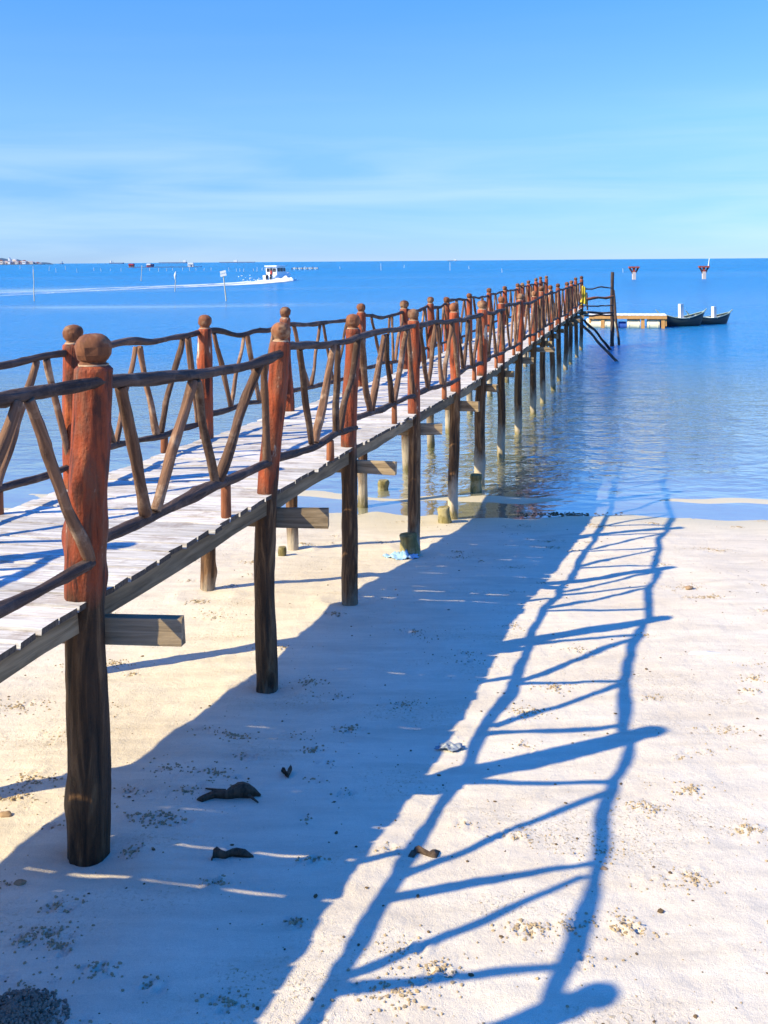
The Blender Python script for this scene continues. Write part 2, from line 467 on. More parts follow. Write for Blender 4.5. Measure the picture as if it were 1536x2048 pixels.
    wz = nd(n, 'ShaderNodeMath', operation='MULTIPLY_ADD'); wz.inputs[1].default_value = .05; l.new(mid.outputs[0], wz.inputs[0]); l.new(sp.outputs[2], wz.inputs[2])
    wet = nd(n, 'ShaderNodeMapRange'); wet.inputs[1].default_value = .03; wet.inputs[2].default_value = .13; wet.inputs[3].default_value = 1; wet.inputs[4].default_value = 0
    l.new(wz.outputs[0], wet.inputs[0])
    c4 = nd(n, 'ShaderNodeMix', data_type='RGBA'); c4.inputs[7].default_value = (.56, .485, .33, 1)
    wf = nd(n, 'ShaderNodeMath', operation='MULTIPLY'); wf.inputs[1].default_value = .85; l.new(wet.outputs[0], wf.inputs[0])
    l.new(wf.outputs[0], c4.inputs[0]); l.new(c3.outputs[2], c4.inputs[6])
    l.new(c4.outputs[2], b.inputs['Base Color'])
    rr = nd(n, 'ShaderNodeMapRange'); rr.inputs[3].default_value = .85; rr.inputs[4].default_value = .35; l.new(wet.outputs[0], rr.inputs[0]); l.new(rr.outputs[0], b.inputs['Roughness'])
    b.inputs['Specular IOR Level'].default_value = .15
    s0 = nd(n, 'ShaderNodeMath', operation='MULTIPLY_ADD'); s0.inputs[1].default_value = 2.2; l.new(med.outputs[0], s0.inputs[0]); l.new(fine.outputs[0], s0.inputs[2])
    s = nd(n, 'ShaderNodeMath', operation='MULTIPLY_ADD'); s.inputs[1].default_value = 1.6; l.new(spm.outputs[0], s.inputs[0]); l.new(s0.outputs[0], s.inputs[2])
    bp = nd(n, 'ShaderNodeBump'); bp.inputs['Strength'].default_value = .55; bp.inputs['Distance'].default_value = .007
    l.new(s.outputs[0], bp.inputs['Height']); l.new(bp.outputs[0], b.inputs['Normal'])
    return m

def water_material():
    m, n, l, b = newmat('sea_water')
    n.remove(b)
    out = n['Material Output']
    geo = nd(n, 'ShaderNodeNewGeometry')
    at_ = nd(n, 'ShaderNodeAttribute', attribute_name='depth')
    cal = nd(n, 'ShaderNodeAttribute', attribute_name='calm')
    # ripples: three sizes, longer across the view than along it
    hs = []
    for sc, st, dt in ((.5, (1.0, 1.7, 1), 4), (1.7, (1.0, 1.7, 1), 4), (4.2, (1.0, 1.4, 1), 3)):
        mp = nd(n, 'ShaderNodeMapping'); mp.inputs['Scale'].default_value = st; mp.inputs['Rotation'].default_value = (0, 0, R(-9 + sc * 4))
        l.new(geo.outputs['Position'], mp.inputs[0])
        t = nd(n, 'ShaderNodeTexNoise'); t.inputs['Scale'].default_value = sc; t.inputs['Detail'].default_value = dt; t.inputs['Roughness'].default_value = .55
        t.inputs['Distortion'].default_value = .4
        l.new(mp.outputs[0], t.inputs['Vector']); hs.append((t.outputs[0], {.5: .5, 1.7: .8, 4.2: 1.1}[sc] / sc))
    acc = None
    for o, w in hs:
        k = nd(n, 'ShaderNodeMath', operation='MULTIPLY'); k.inputs[1].default_value = w; l.new(o, k.inputs[0])
        if acc is None: acc = k.outputs[0]
        else:
            a = nd(n, 'ShaderNodeMath', operation='ADD'); l.new(acc, a.inputs[0]); l.new(k.outputs[0], a.inputs[1]); acc = a.outputs[0]
    bp = nd(n, 'ShaderNodeBump'); bp.inputs['Distance'].default_value = .8
    st = nd(n, 'ShaderNodeMapRange'); st.inputs[3].default_value = .8; st.inputs[4].default_value = .03
    l.new(cal.outputs['Fac'], st.inputs[0]); l.new(st.outputs[0], bp.inputs['Strength'])
    l.new(acc, bp.inputs['Height'])
    dt_ = nd(n, 'ShaderNodeVectorMath', operation='DOT_PRODUCT'); l.new(bp.outputs[0], dt_.inputs[0]); l.new(geo.outputs['Incoming'], dt_.inputs[1])
    ab0 = nd(n, 'ShaderNodeMath', operation='ABSOLUTE'); l.new(dt_.outputs['Value'], ab0.inputs[0])
    # unresolved wave slopes keep rough water from mirroring fully at a grazing view
    flo = nd(n, 'ShaderNodeAttribute', attribute_name='slope')
    ab = nd(n, 'ShaderNodeMath', operation='MAXIMUM'); l.new(ab0.outputs[0], ab.inputs[0]); l.new(flo.outputs['Fac'], ab.inputs[1])
    om = nd(n, 'ShaderNodeMath', operation='SUBTRACT', use_clamp=True); om.inputs[0].default_value = 1.0; l.new(ab.outputs[0], om.inputs[1])
    pw = nd(n, 'ShaderNodeMath', operation='POWER'); pw.inputs[1].default_value = 1.7; l.new(om.outputs[0], pw.inputs[0])
    fr = nd(n, 'ShaderNodeMath', operation='MULTIPLY_ADD', use_clamp=True); fr.inputs[1].default_value = .98; fr.inputs[2].default_value = .02; l.new(pw.outputs[0], fr.inputs[0])
    gl = nd(n, 'ShaderNodeBsdfGlossy'); gl.inputs['Roughness'].default_value = .06; l.new(bp.outputs[0], gl.inputs['Normal'])
    gl.inputs['Color'].default_value = (.92, .96, 1, 1)
    rgh = nd(n, 'ShaderNodeMapRange'); rgh.inputs[3].default_value = .16; rgh.inputs[4].default_value = .04; l.new(cal.outputs['Fac'], rgh.inputs[0]); l.new(rgh.outputs[0], gl.inputs['Roughness'])
    # body of the water: clear over the shallows, then scattered light from the deeper sea
    dm = nd(n, 'ShaderNodeMath', operation='MULTIPLY'); dm.inputs[1].default_value = -5.0; l.new(at_.outputs['Fac'], dm.inputs[0])
    ex = nd(n, 'ShaderNodeMath', operation='EXPONENT'); l.new(dm.outputs[0], ex.inputs[0])
    tr = nd(n, 'ShaderNodeBsdfTransparent'); tr.inputs[0].default_value = (.94, .98, .95, 1)
    df = nd(n, 'ShaderNodeSubsurfaceScattering', falloff='BURLEY'); bmr = nd(n, 'ShaderNodeMapRange', interpolation_type='SMOOTHSTEP'); bmr.inputs[1].default_value = .06; bmr.inputs[2].default_value = .75; l.new(at_.outputs['Fac'], bmr.inputs[0])
    bcol = nd(n, 'ShaderNodeMix', data_type='RGBA'); bcol.inputs[6].default_value = (.30, .31, .10, 1); bcol.inputs[7].default_value = (.008, .175, .41, 1)
    l.new(bmr.outputs[0], bcol.inputs[0]); l.new(bcol.outputs[2], df.inputs['Color'])
    df.inputs['Scale'].default_value = 1.0; df.inputs['Radius'].default_value = (1.2, 1.8, 2.4)
    body = nd(n, 'ShaderNodeMixShader'); l.new(ex.outputs[0], body.inputs[0]); l.new(df.outputs[0], body.inputs[1]); l.new(tr.outputs[0], body.inputs[2])
    mx = nd(n, 'ShaderNodeMixShader'); l.new(fr.outputs[0], mx.inputs[0]); l.new(body.outputs[0], mx.inputs[1]); l.new(gl.outputs[0], mx.inputs[2])
    l.new(mx.outputs[0], out.inputs[0])
    return m

def foam_material():
    m, n, l, b = newmat('wake_foam')
    b.inputs['Base Color'].default_value = (.80, .83, .86, 1); b.inputs['Roughness'].default_value = .9
    geo = nd(n, 'ShaderNodeNewGeometry'); at_ = nd(n, 'ShaderNodeAttribute', attribute_name='cover')
    mp = nd(n, 'ShaderNodeMapping'); mp.inputs['Scale'].default_value = (.5, .12, 1); mp.inputs['Rotation'].default_value = (0, 0, R(25)); l.new(geo.outputs['Position'], mp.inputs[0])
    t = nd(n, 'ShaderNodeTexNoise'); t.inputs['Scale'].default_value = 1.0; t.inputs['Detail'].default_value = 8; t.inputs['Roughness'].default_value = .7
    l.new(mp.outputs[0], t.inputs['Vector'])
    s = nd(n, 'ShaderNodeMath', operation='ADD'); l.new(t.outputs[0], s.inputs[0]); l.new(at_.outputs['Fac'], s.inputs[1])
    r = nd(n, 'ShaderNodeMapRange'); r.inputs[1].default_value = .70; r.inputs[2].default_value = 1.40; l.new(s.outputs[0], r.inputs[0])
    l.new(r.outputs[0], b.inputs['Alpha'])
    return m

M = {
    'sand': sand_material(), 'water': water_material(), 'foam': foam_material(), 'post': post_material(),
    'finial': wood('finial_wood', (.07, .024, .012), (.27, .105, .046), (12, 12, 5), spots=(.34, .22, .13), spot_amt=.7, rand=.2),
    'shoulder': wood('bare_cut_wood', (.28, .17, .10), (.52, .38, .26), (14, 14, 14), rand=.1),
    'rail': wood('rail_wood', (.030, .020, .018), (.125, .080, .062), (40, 40, 3.0), spots=(.20, .135, .105), spot_amt=.5, rand=.25, bump=.9, dist=.02),
    'stick': wood('baluster_wood', (.036, .018, .011), (.25, .13, .075), (30, 30, 2.6), spots=(.36, .25, .17), spot_amt=.6, rand=.5, bump=.8, dist=.016),
    'redblock': wood('block_wood', (.16, .045, .02), (.42, .16, .07), (30, 30, 3), rand=.3),
    'plank': wood('bleached_plank_wood', (.30, .26, .23), (.80, .78, .76), (70, 70, 3.2), rough=.85, bump=.9, spots=(.22, .155, .12), spot_amt=.5, rand=.20, axis='X', dist=.006),
    'endgrain': wood('dark_end_grain', (.035, .025, .018), (.15, .11, .08), (60, 60, 30), rand=.3),
    'stringer': wood('edge_beam_wood', (.10, .068, .036), (.32, .235, .14), (26, 26, 2.0), rand=.25, axis='X'),
    'beam': wood('sawn_beam_wood', (.11, .075, .042), (.42, .32, .21), (26, 26, 2.0), rand=.2, axis='X'),
    'stump': wood('algae_stump_wood', (.07, .055, .018), (.30, .25, .10), (18, 18, 3), spots=(.38, .33, .19), spot_amt=.7, rand=.25),
    'drift': wood('driftwood', (.028, .018, .012), (.13, .085, .055), (40, 40, 4), rand=.2),
}

# ------------------------------------------------------------------ beach and sea bed
def axis_steps(fine0, fine1, step, far0, far1, grow):
    a = list(np.arange(fine0, fine1, step))
    s, x = step, a[-1]
    while x < far1:
        s *= grow; x += s; a.append(x)
    s, x = step, a[0]
    while x > far0:
        s *= grow; x -= s; a.insert(0, x)
    return np.array(a)

def fnoise(X, Y, scale, seed, octaves=4, pers=.5):
    """value noise on a grid, numpy"""
    out = np.zeros_like(X, float); amp = 1.0
    for o in range(octaves):
        g = np.random.default_rng(seed + o).random((128, 128))
        x = X * scale * 2 ** o; y = Y * scale * 2 ** o
        xi = np.floor(x).astype(int); yi = np.floor(y).astype(int)
        fx = x - xi; fy = y - yi
        fx = fx * fx * (3 - 2 * fx); fy = fy * fy * (3 - 2 * fy)
        xi &= 127; yi &= 127; x1 = (xi + 1) & 127; y1 = (yi + 1) & 127
        v = (g[xi, yi] * (1 - fx) + g[x1, yi] * fx) * (1 - fy) + (g[xi, y1] * (1 - fx) + g[x1, y1] * fx) * fy
        out += (v - .5) * amp; amp *= pers
    return out

# clusters of crab diggings, denser in patches, placed over the whole beach
clusters = []
cr_ = random.Random(5)
while len(clusters) < 250:
    y = cr_.uniform(2.6, 12.6); x = cr_.uniform(-.62 * y - .6, .55 * y + .8)
    clusters.append((x, y, cr_.uniform(.035, .12) * (1 if cr_.random() < .8 else 1.5), cr_.random()))
for px, py, s in ((120, 1115 + 700, .06), (100, 1862, .08), (50, 1875, .06), (120, 1890, .05), (195, 1938, .06), (300, 1632, .09), (340, 1640, .07), (265, 1552 + 150, .05),
                  (470, 1470, .09), (430, 1545, .1), (620, 1395 - 30, .1), (625, 1500, .06), (430, 1770, .05), (460, 2005, .06), (590, 1850, .03), (700, 1455, .07),
                  (880, 1950, .07), (1060, 1860, .08), (1250, 1858, .08), (1290, 1620, .09), (1380, 1585, .08), (1500, 1660, .06), (1380, 1760, .07), (790, 1992, .14), (60, 1562, .1), (30, 1600, .1)):
    p = onsand(px, py); clusters.append((p.x, p.y, s, .9))

# scour hollows where the legs enter the sand
FEET = [tuple(onsand(a, b)[:2]) for a, b in ((181, 1722), (533, 1378), (699, 1202), (826, 1095), (906, 1034), (412, 1195), (580, 1097), (715, 1028))]
def dimple_height(X, Y):
    h = np.zeros_like(X)
    for fx_, fy_ in FEET:
        d = np.hypot(X - fx_, Y - fy_)
        h += -.018 * np.exp(-(d / .125) ** 2) + .010 * np.exp(-((d - .26) / .07) ** 2)
    r = random.Random(3)
    for (cx, cy, s, q) in clusters:
        m = (abs(X - cx) < s * 3) & (abs(Y - cy) < s * 3)
        if not m.any(): continue
        xs, ys = X[m], Y[m]
        acc = np.zeros_like(xs)
        for _ in range(int(3 + q * 6)):
            a = r.uniform(0, 6.28); d = r.uniform(0, s)
            ox, oy = cx + math.cos(a) * d * 1.3, cy + math.sin(a) * d * .9
            rr = r.uniform(.012, .030)
            dd = np.hypot(xs - ox, ys - oy) / rr
            acc += rr * .34 * (np.exp(-((dd - 1.15) / .4) ** 2) * .7 - np.exp(-(dd / .75) ** 2))
        h[m] += acc
    return h

xs = axis_steps(-2.7, 3.2, .0165, -26000, 26000, 1.035)
ya = [2.2]
while ya[-1] < 16: ya.append(ya[-1] + .0052 * ya[-1])
s_ = ya[-1] - ya[-2]
while ya[-1] < 40000: s_ *= 1.06; ya.append(ya[-1] + s_)
y_, s_ = ya[0], .02
while y_ > -40: s_ *= 1.15; y_ -= s_; ya.insert(0, y_)
ys = np.array(ya)
GX, GY = np.meshgrid(xs, ys)
near = np.clip((16 - GY) / 3, 0, 1) * np.clip((30 - abs(GX)) / 10, 0, 1)
Z = sand_base(GX, GY)
dry = np.clip((Z - .0) / .12, 0, 1)
Z = Z + near * dry * (fnoise(GX, GY, .55, 21, 3) * .026 + fnoise(GX, GY * 2.2, 2.6, 31, 3) * .012 + fnoise(GX, GY, 14, 41, 2) * .0045)
Z = Z + near * (1 - dry) * (fnoise(GX, GY * 2.0, .7, 51, 3) * .016)
Z = Z + near * np.clip((Z + .01) / .05, 0, 1) * dimple_height(GX, GY)
ny, nx = GX.shape
def grid_mesh(name, X, Y, Zv):
    ny, nx = X.shape
    co = np.stack([X, Y, Zv], -1).reshape(-1, 3).astype(np.float32)
    i = np.arange(nx * ny).reshape(ny, nx)
    q = np.stack([i[:-1, :-1], i[:-1, 1:], i[1:, 1:], i[1:, :-1]], -1).reshape(-1, 4)
    me = bpy.data.meshes.new(name)
    me.vertices.add(len(co)); me.vertices.foreach_set('co', co.ravel())
    me.loops.add(q.size); me.loops.foreach_set('vertex_index', q.ravel().astype(np.int32))
    me.polygons.add(len(q)); me.polygons.foreach_set('loop_start', (np.arange(len(q)) * 4).astype(np.int32))
    me.polygons.foreach_set('use_smooth', np.ones(len(q), bool))
    me.update(calc_edges=True)
    return me
beach = link('beach', grid_mesh('beach', GX, GY, Z), M['sand'])
tag(beach, 'pale cream sand beach sloping down to the sea under the pier', 'beach', kind='structure')

# ------------------------------------------------------------------ sea
wx_ = axis_steps(-12, 12, .25, -30000, 30000, 1.045)
wy_ = [11.6]
s_ = .12
while wy_[-1] < 40000: wy_.append(wy_[-1] + s_); s_ *= 1.022 if wy_[-1] > 16 else 1.0
wy_ = np.array(wy_)
WX, WY = np.meshgrid(wx_, wy_)
sea_me = grid_mesh('sea', WX, WY, np.zeros_like(WX))
dep = np.clip(-sand_base(WX, WY), 0, 20)
calm = np.clip(1 - (WY + .07 * WX - 13.2) / 22, 0, 1) ** 1.5
band = fnoise(WX * .35, WY, .035, 71, 3)
slick = np.exp(-(((WY - 74 + band * 16) / 6.5) ** 2)) * np.clip((20 - WX) / 40, 0, 1) * np.clip(.75 + 2.2 * fnoise(WX, WY, .05, 77, 3), .2, 1)
slick += .7 * np.exp(-(((WY - 112 + band * 26) / 9) ** 2)) * np.clip((0 - WX) / 40, 0, 1) + .6 * np.exp(-(((WY - 150 - WX * .6 + band * 20) / 12) ** 2)) * np.clip((-10 - WX) / 30, 0, 1)
slick += .35 * np.clip(fnoise(WX * .22, WY, .020, 91, 4) * 3 - .3, 0, 1) * np.clip((WY - 30) / 60, 0, 1)
calm = np.clip(calm + slick * .8, 0, 1)
slope = np.interp(WY, [14, 40, 120, 300], [.06, .16, .42, .57]) * (1 - .7 * calm)
for nm, arr in (('depth', dep), ('calm', calm), ('slope', slope)):
    a = sea_me.attributes.new(nm, 'FLOAT', 'POINT'); a.data.foreach_set('value', arr.ravel().astype(np.float32))
sea = link('sea', sea_me, M['water'])
tag(sea, 'rippled blue sea reaching to the horizon', 'sea', kind='structure')

# ------------------------------------------------------------------ the pier
U = 1.15 / 525
def zdist(k): return k * FPX * U          # 1.0 = distance of the nearest post in view
def row_xy(k, off): return Vector(((530 * k - off) * U, zdist(k), 0))
RIGHT_OFF, LEFT_OFF = 1120, 1758
D = Vector((530 / FPX, 1, 0)).normalized()
PERP = Vector((D.y, -D.x, 0))
def deck_z(Y):
    return CH - float(np.interp(Y / zdist(1), [-1, 0, .5, 1, 1.477, 1.876, 2.383, 2.879, 3.343, 3.8, 9], [1.40, 1.41, 1.432, 1.457, 1.49, 1.52, 1.588, 1.655, 1.69, 1.715, 1.75]))

# (distance, top depth below the camera, diameter, (px, py) of deck and foot on the photograph for a leaning trunk, or None)
RP = [(-.45, .28, .15), (.02, .28, .16), (.507, .30, .125), (1.0, .304, .170), (1.477, .394, .132), (1.876, .438, .126), (2.383, .506, .126), (2.879, .536, .124), (3.343, .585, .150),
      (3.797, .607, .125), (4.29, .63, .135), (4.83, .66, .13), (5.21, .61, .125), (5.71, .64, .125), (6.15, .645, .125), (6.75, .665, .13), (7.13, .657, .125), (7.62, .60, .12), (8.24, .60, .13)]
LEAN = {3: [(188, 735), (168, 1185), (181, 1722)], 4: [(561, 690), (533, 985), (533, 1378)], 5: [(706, 660), (698, 886), (699, 1202)], 6: [(828, 645), (828, 825), (826, 1100)],
        7: [(909, 625), (910, 785), (906, 1034)], 8: [(964, 620), (963, 751), (958, 982)], 9: [(1003, 610), (1003, 726), (1002, 911)]}
LP = [(-.40, .30, .14), (.06, .30, .14), (.55, .32, .14), (1.05, .36, .14), (1.525, .41, .135), (1.98, .46, .120), (2.43, .484, .120), (3.05, .568, .12), (3.59, .62, .15), (4.01, .637, .125),
      (4.34, .694, .125), (4.88, .705, .125), (5.48, .67, .13), (6.1, .695, .13), (6.68, .688, .13), (6.98, .70, .13), (7.23, .65, .125), (7.71, .62, .125), (8.1, .60, .12), (8.53, .60, .13)]

pier = empty('wooden_pier', (row_xy(1.0, RIGHT_OFF).x, zdist(1.0), sandz(-2.4, 4.38)))
tag(pier, 'long rustic wooden pier with red-brown log railings running out over sand and water', 'pier')

def make_post(k, topd, dia, off, lean, seed):
    r = random.Random(seed)
    Y = zdist(k); base = row_xy(k, off)
    dz = deck_z(Y); top = CH - topd
    if lean:
        pts = [at(px, py, Y) for px, py in lean]
        fx = lambda z: float(np.interp(z, [pts[2].z, pts[1].z, pts[0].z], [pts[2].x, pts[1].x, pts[0].x]))
    else:
        lx = r.uniform(-.025, .025); fx = lambda z: base.x + lx * (z - dz)
    ly = r.uniform(-.02, .02)
    sz = min(sandz(base.x, Y), 0.6) - .35 if sandz(base.x, Y) < .6 else sandz(base.x, Y) - .3
    ball = .106 * (dia / .15) ** .6
    sh = top - ball - .028 * dia / .15          # top of the shaft
    n = 90 if .3 < k < 3.2 else 30
    wxa, wya = wob(r, 3, 2.2), wob(r, 3, 2.2)
    org = Vector((fx(dz), Y, dz))
    cs, rs = [], []
    # smooth the lean by averaging over a window
    for i in range(n):
        z = sz + (sh - sz) * i / (n - 1)
        x = sum(fx(z + q) for q in (-.22, -.11, 0, .11, .22)) / 5
        cs.append(Vector((x + .008 * wxa(z), Y + ly * (z - dz) + .008 * wya(z), z)) - org)
        t = (z - dz) / (top - dz)
        rs.append(dia / 2 * (1.0 + (.04 if t < 0 else 0) * min(1, -t * 1.6) + .02 * wxa(z * 2.3 + 4)) * (1.0 if t < .3 else 1.0 - .04 * (t - .3)))
    fine_ = .3 < k < 3.2
    me = log_mesh('post', cs, rs, 36 if fine_ else 16, .045, seed, .16, .13 if fine_ else .08, 7 if fine_ else 3)
    p = link('post', me, M['post'], pier, Matrix.Translation(org))
    _PW[p.name] = Matrix.Translation(org)
    # turned finial on its neck, cut with an axe into rough facets
    seg = 9
    tr = rs[-1] * .97
    prof = [(-.03, .62), (-.002, .86), (.008, .84), (.012, .74), (.020, .72), (.027, .84), (.027 + ball * .20, 1.0), (.027 + ball * .50, 1.03), (.027 + ball * .72, .95), (.027 + ball * .88, .74), (.027 + ball * .97, .46), (.027 + ball, .12)]
    ph = r.uniform(0, 1)
    v, f = [], []
    for j, (z, q) in enumerate(prof):
        for i in range(seg):
            th = 2 * math.pi * (i + ph) / seg
            jj = 1 + (.045 * math.sin(i * 2.4 + ph * 20 + (j > 5) * 1.7) + r.uniform(-.04, .04)) * (j > 2)
            v.append((math.cos(th) * tr * q * jj, math.sin(th) * tr * q * jj, z + r.uniform(-.002, .002)))
    for j in range(len(prof) - 1):
        for i in range(seg):
            a = j * seg + i; b = j * seg + (i + 1) % seg
            f.append((a, b, b + seg, a + seg))
    f.append(tuple((len(prof) - 1) * seg + i for i in range(seg)))
    fm = mesh('finial', v, f, True)
    fm.materials.append(M['finial']); fm.materials.append(M['shoulder'])
    for pi, pl in enumerate(fm.polygons):
        if pi < 2 * seg: pl.material_index = 1
        elif r.random() < .35: pl.use_smooth = False
    link('finial', fm, None, p, Matrix.Translation(org + cs[-1]))
    return org, fx, dz, top

RPOS = [make_post(k, t, d, RIGHT_OFF, LEAN.get(i), 100 + i) for i, (k, t, d) in enumerate(RP)]
LPOS = [make_post(k, t, d, LEFT_OFF, None, 200 + i) for i, (k, t, d) in enumerate(LP)]

PAT_A = [(.09, .25), (.43, .27), (.46, .59), (.82, .62), (.86, .97)]
PAT_C = [(.09, .25), (.38, .27), (.41, .50), (.735, .55), (.775, .965)]
PAT_B = [(.20, .42), (.64, .45), (.68, .72), (.97, .76)]
def make_bays(pos, dias, outward, seed, rail_r, stick_r, special):
    r = random.Random(seed)
    for i in range(len(pos) - 1):
        (oa, fa, dza, ta), (ob, fb, dzb, tb) = pos[i], pos[i + 1]
        ha, hb = .915 + r.uniform(-.02, .03), .90 + r.uniform(-.03, .03)
        if pos is RPOS and i == 3: ha, hb = .935, .90
        if pos is RPOS and i == 2: ha, hb = .93, .945
        za, zb = dza + ha, dzb + hb
        side = outward * PERP
        A = Vector((fa(za), oa.y, za)) + D * .02
        B = Vector((fb(zb), ob.y, zb)) + side * (.045 if i % 2 == 0 else .01) + D * .015
        if i % 2: A = A + side * .0
        sg = r.uniform(-.02, .05)
        if pos is RPOS and i == 3: sg = .055
        rr = rail_r * r.uniform(.9, 1.1)
        top = log_between('top_rail', A, B, rr * 1.08, rr * .95, M['rail'], pier, *((18, 48) if i < 8 else (12, 19)), r.uniform(.012, .024), .15, seed + i, sg, .16, 4)
        la, lb = .20 + r.uniform(-.03, .03), .165 + r.uniform(-.03, .03)
        zc, zd = dza + la, dzb + lb
        C = Vector((fa(zc), oa.y, zc)) + D * .02
        E = Vector((fb(zd), ob.y, zd)) + side * (.05 if i % 2 == 0 else .01) + D * .015
        sg2 = r.uniform(-.015, .02)
        log_between('bottom_rail', C, E, rr * 1.05, rr * .92, M['rail'], pier, *((18, 48) if i < 8 else (12, 19)), r.uniform(.010, .020), .15, seed + 40 + i, sg2, .16, 4)
        pat = PAT_B if i in special else PAT_C if (pos is RPOS and i == 2) else PAT_A
        for j, (tt, tb_) in enumerate(pat):
            tt += r.uniform(-.015, .015); tb_ += r.uniform(-.015, .015)
            P = A.lerp(B, tt) + Vector((0, 0, -sg * math.sin(math.pi * tt) - .022))
            Q = C.lerp(E, tb_) + Vector((0, 0, -sg2 * math.sin(math.pi * tb_) + .016))
            s = stick_r * r.uniform(.85, 1.12)
            log_between('baluster', Q, P, s * r.uniform(.95, 1.12), s * r.uniform(.85, 1.0), M['stick'], pier, *((16, 28) if i < 8 else (10, 12)), r.uniform(.003, .013), .13, seed * 31 + i * 11 + j, 0, .18, 2)
        # short block that carries the lower rail
        tb2 = .63 + r.uniform(-.05, .05)
        Q = C.lerp(E, tb2) + Vector((0, 0, -sg2 - .012)); G = Q.copy(); G.z = deck_z(Q.y) - .004
        log_between('rail_block', G, Q, .030, .027, M['redblock'], pier, 9, 4, 0, .06, seed + 90 + i)
make_bays(RPOS, RP, 1, 1000, .0275, .0255, {4, 9, 13})
make_bays(LPOS, LP, -1, 2000, .025, .0225, {7, 11, 15})

# deck planks, each its own piece
PAX = Vector((.985, -.172, 0)).normalized()       # planks lie slightly askew of square
PLANK_SHEAR = D.dot(PAX) / D.dot(Vector((-PAX.y, PAX.x, 0)))   # ends cut in line with the pier
def plank_mesh(seed, w, L):
    r = random.Random(seed)
    n = 9
    e0, e1 = wob(r, 5, 5.5), wob(r, 5, 5.5)
    warp = wob(r, 2, 2.0)
    th = .026
    v = []
    sk0, sk1 = r.uniform(-.005, .005), r.uniform(-.005, .005)
    for i in range(n):
        t = i / (n - 1); x = (t - .5) * L
        a = -w / 2 + .0048 * e0(x); b = w / 2 + .0048 * e1(x)
        if r.random() < .10: b -= r.uniform(.004, .014)
        if r.random() < .08: a += r.uniform(.004, .012)
        x0 = x + (sk0 if i == 0 else sk1 if i == n - 1 else 0); x1 = x - (sk0 if i == 0 else sk1 if i == n - 1 else 0)
        z = .003 * warp(x)
        v += [(x0 + a * PLANK_SHEAR, a, z), (x0 + a * PLANK_SHEAR, a + .004, z + th), (x1 + b * PLANK_SHEAR, b - .004, z + th), (x1 + b * PLANK_SHEAR, b, z)]
    f = []
    for i in range(n - 1):
        k = i * 4
        for j in range(4):
            f.append((k + j, k + (j + 1) % 4, k + 4 + (j + 1) % 4, k + 4 + j))
    f.append((0, 1, 2, 3)); k = (n - 1) * 4; f.append((k + 3, k + 2, k + 1, k))
    me = mesh('plank', v, f, False)
    bm = bmesh.new(); bm.from_mesh(me); bmesh.ops.recalc_face_normals(bm, faces=bm.faces); bm.to_mesh(me); bm.free()
    me.materials.append(M['plank']); me.materials.append(M['endgrain'])
    for pl in me.polygons:
        if abs(pl.normal.x) > .8: pl.material_index = 1
    return me
DECK_W = 638 * U * D.y
plank_kinds = [(w, plank_mesh(300 + i, w, DECK_W + .05)) for i, w in enumerate([.118, .126, .132, .138, .144, .150, .128, .140, .134, .122, .147, .136])]
pr = random.Random(77)
PAX = Vector((.985, -.172, 0)).normalized()       # planks lie slightly askew of square
s = -2.6
mid_off = (RIGHT_OFF + LEFT_OFF) / 2
SK = D.dot(Vector((-PAX.y, PAX.x, 0)))
count = 0
while s < zdist(8.52) / D.y and count < 296:
    w, me = pr.choice(plank_kinds)
    gap = pr.uniform(.004, .0095) if pr.random() < .92 else pr.uniform(.010, .0135)
    s += (w + gap) / SK
    y = s * D.y
    k = y / zdist(1)
    c = row_xy(k, mid_off)
    p = Vector((c.x, c.y, deck_z(y) - .026 + pr.uniform(-.003, .003)))
    p += PAX * (pr.uniform(-.006, .006) if pr.random() < .85 else pr.uniform(-.025, .02))
    q = D * 1.0
    slope = math.atan2(deck_z(y + .2) - deck_z(y - .2), .4)
    rot = Matrix.Rotation(math.atan2(PAX.y, PAX.x) + pr.uniform(-.006, .006), 4, 'Z') @ Matrix.Rotation(slope + pr.uniform(-.012, .012), 4, 'X')
    if pr.random() < .5: rot = rot @ Matrix.Rotation(math.pi, 4, 'Z')
    o = link('plank', me, None, pier, Matrix.Translation(p) @ rot)
    count += 1
print('PLANKS', count, 'end', s * D.y)

def beam_between(name, a, b, w, h, mat, seed, n=7, wave=.006):
    """sawn timber with slightly uneven edges; local x along it"""
    a, b = Vector(a), Vector(b); r = random.Random(seed)
    L = (b - a).length
    x = (b - a).normalized(); y = Vector((0, 0, 1)).cross(x).normalized(); z = x.cross(y)
    mw = Matrix((x, y, z)).transposed().to_4x4(); mw.translation = a
    ws = [wob(r, 3, 3.5) for _ in range(4)]
    v, f = [], []
    for i in range(n):
        t = i / (n - 1) * L
        for q, (sy, sz) in enumerate(((-1, -1), (1, -1), (1, 1), (-1, 1))):
            v.append((t + r.uniform(-.004, .004), sy * w / 2 + wave * .5 * ws[q](t), sz * h / 2 + wave * ws[q](t + 3)))
    for i in range(n - 1):
        k = i * 4
        for j in range(4): f.append((k + j, k + (j + 1) % 4, k + 4 + (j + 1) % 4, k + 4 + j))
    f.append((3, 2, 1, 0)); k = (n - 1) * 4; f.append((k, k + 1, k + 2, k + 3))
    me = mesh(name, v, f, False)
    bm = bmesh.new(); bm.from_mesh(me); bmesh.ops.recalc_face_normals(bm, faces=bm.faces); bm.to_mesh(me); bm.free()
    return link(name, me, mat, pier, mw)

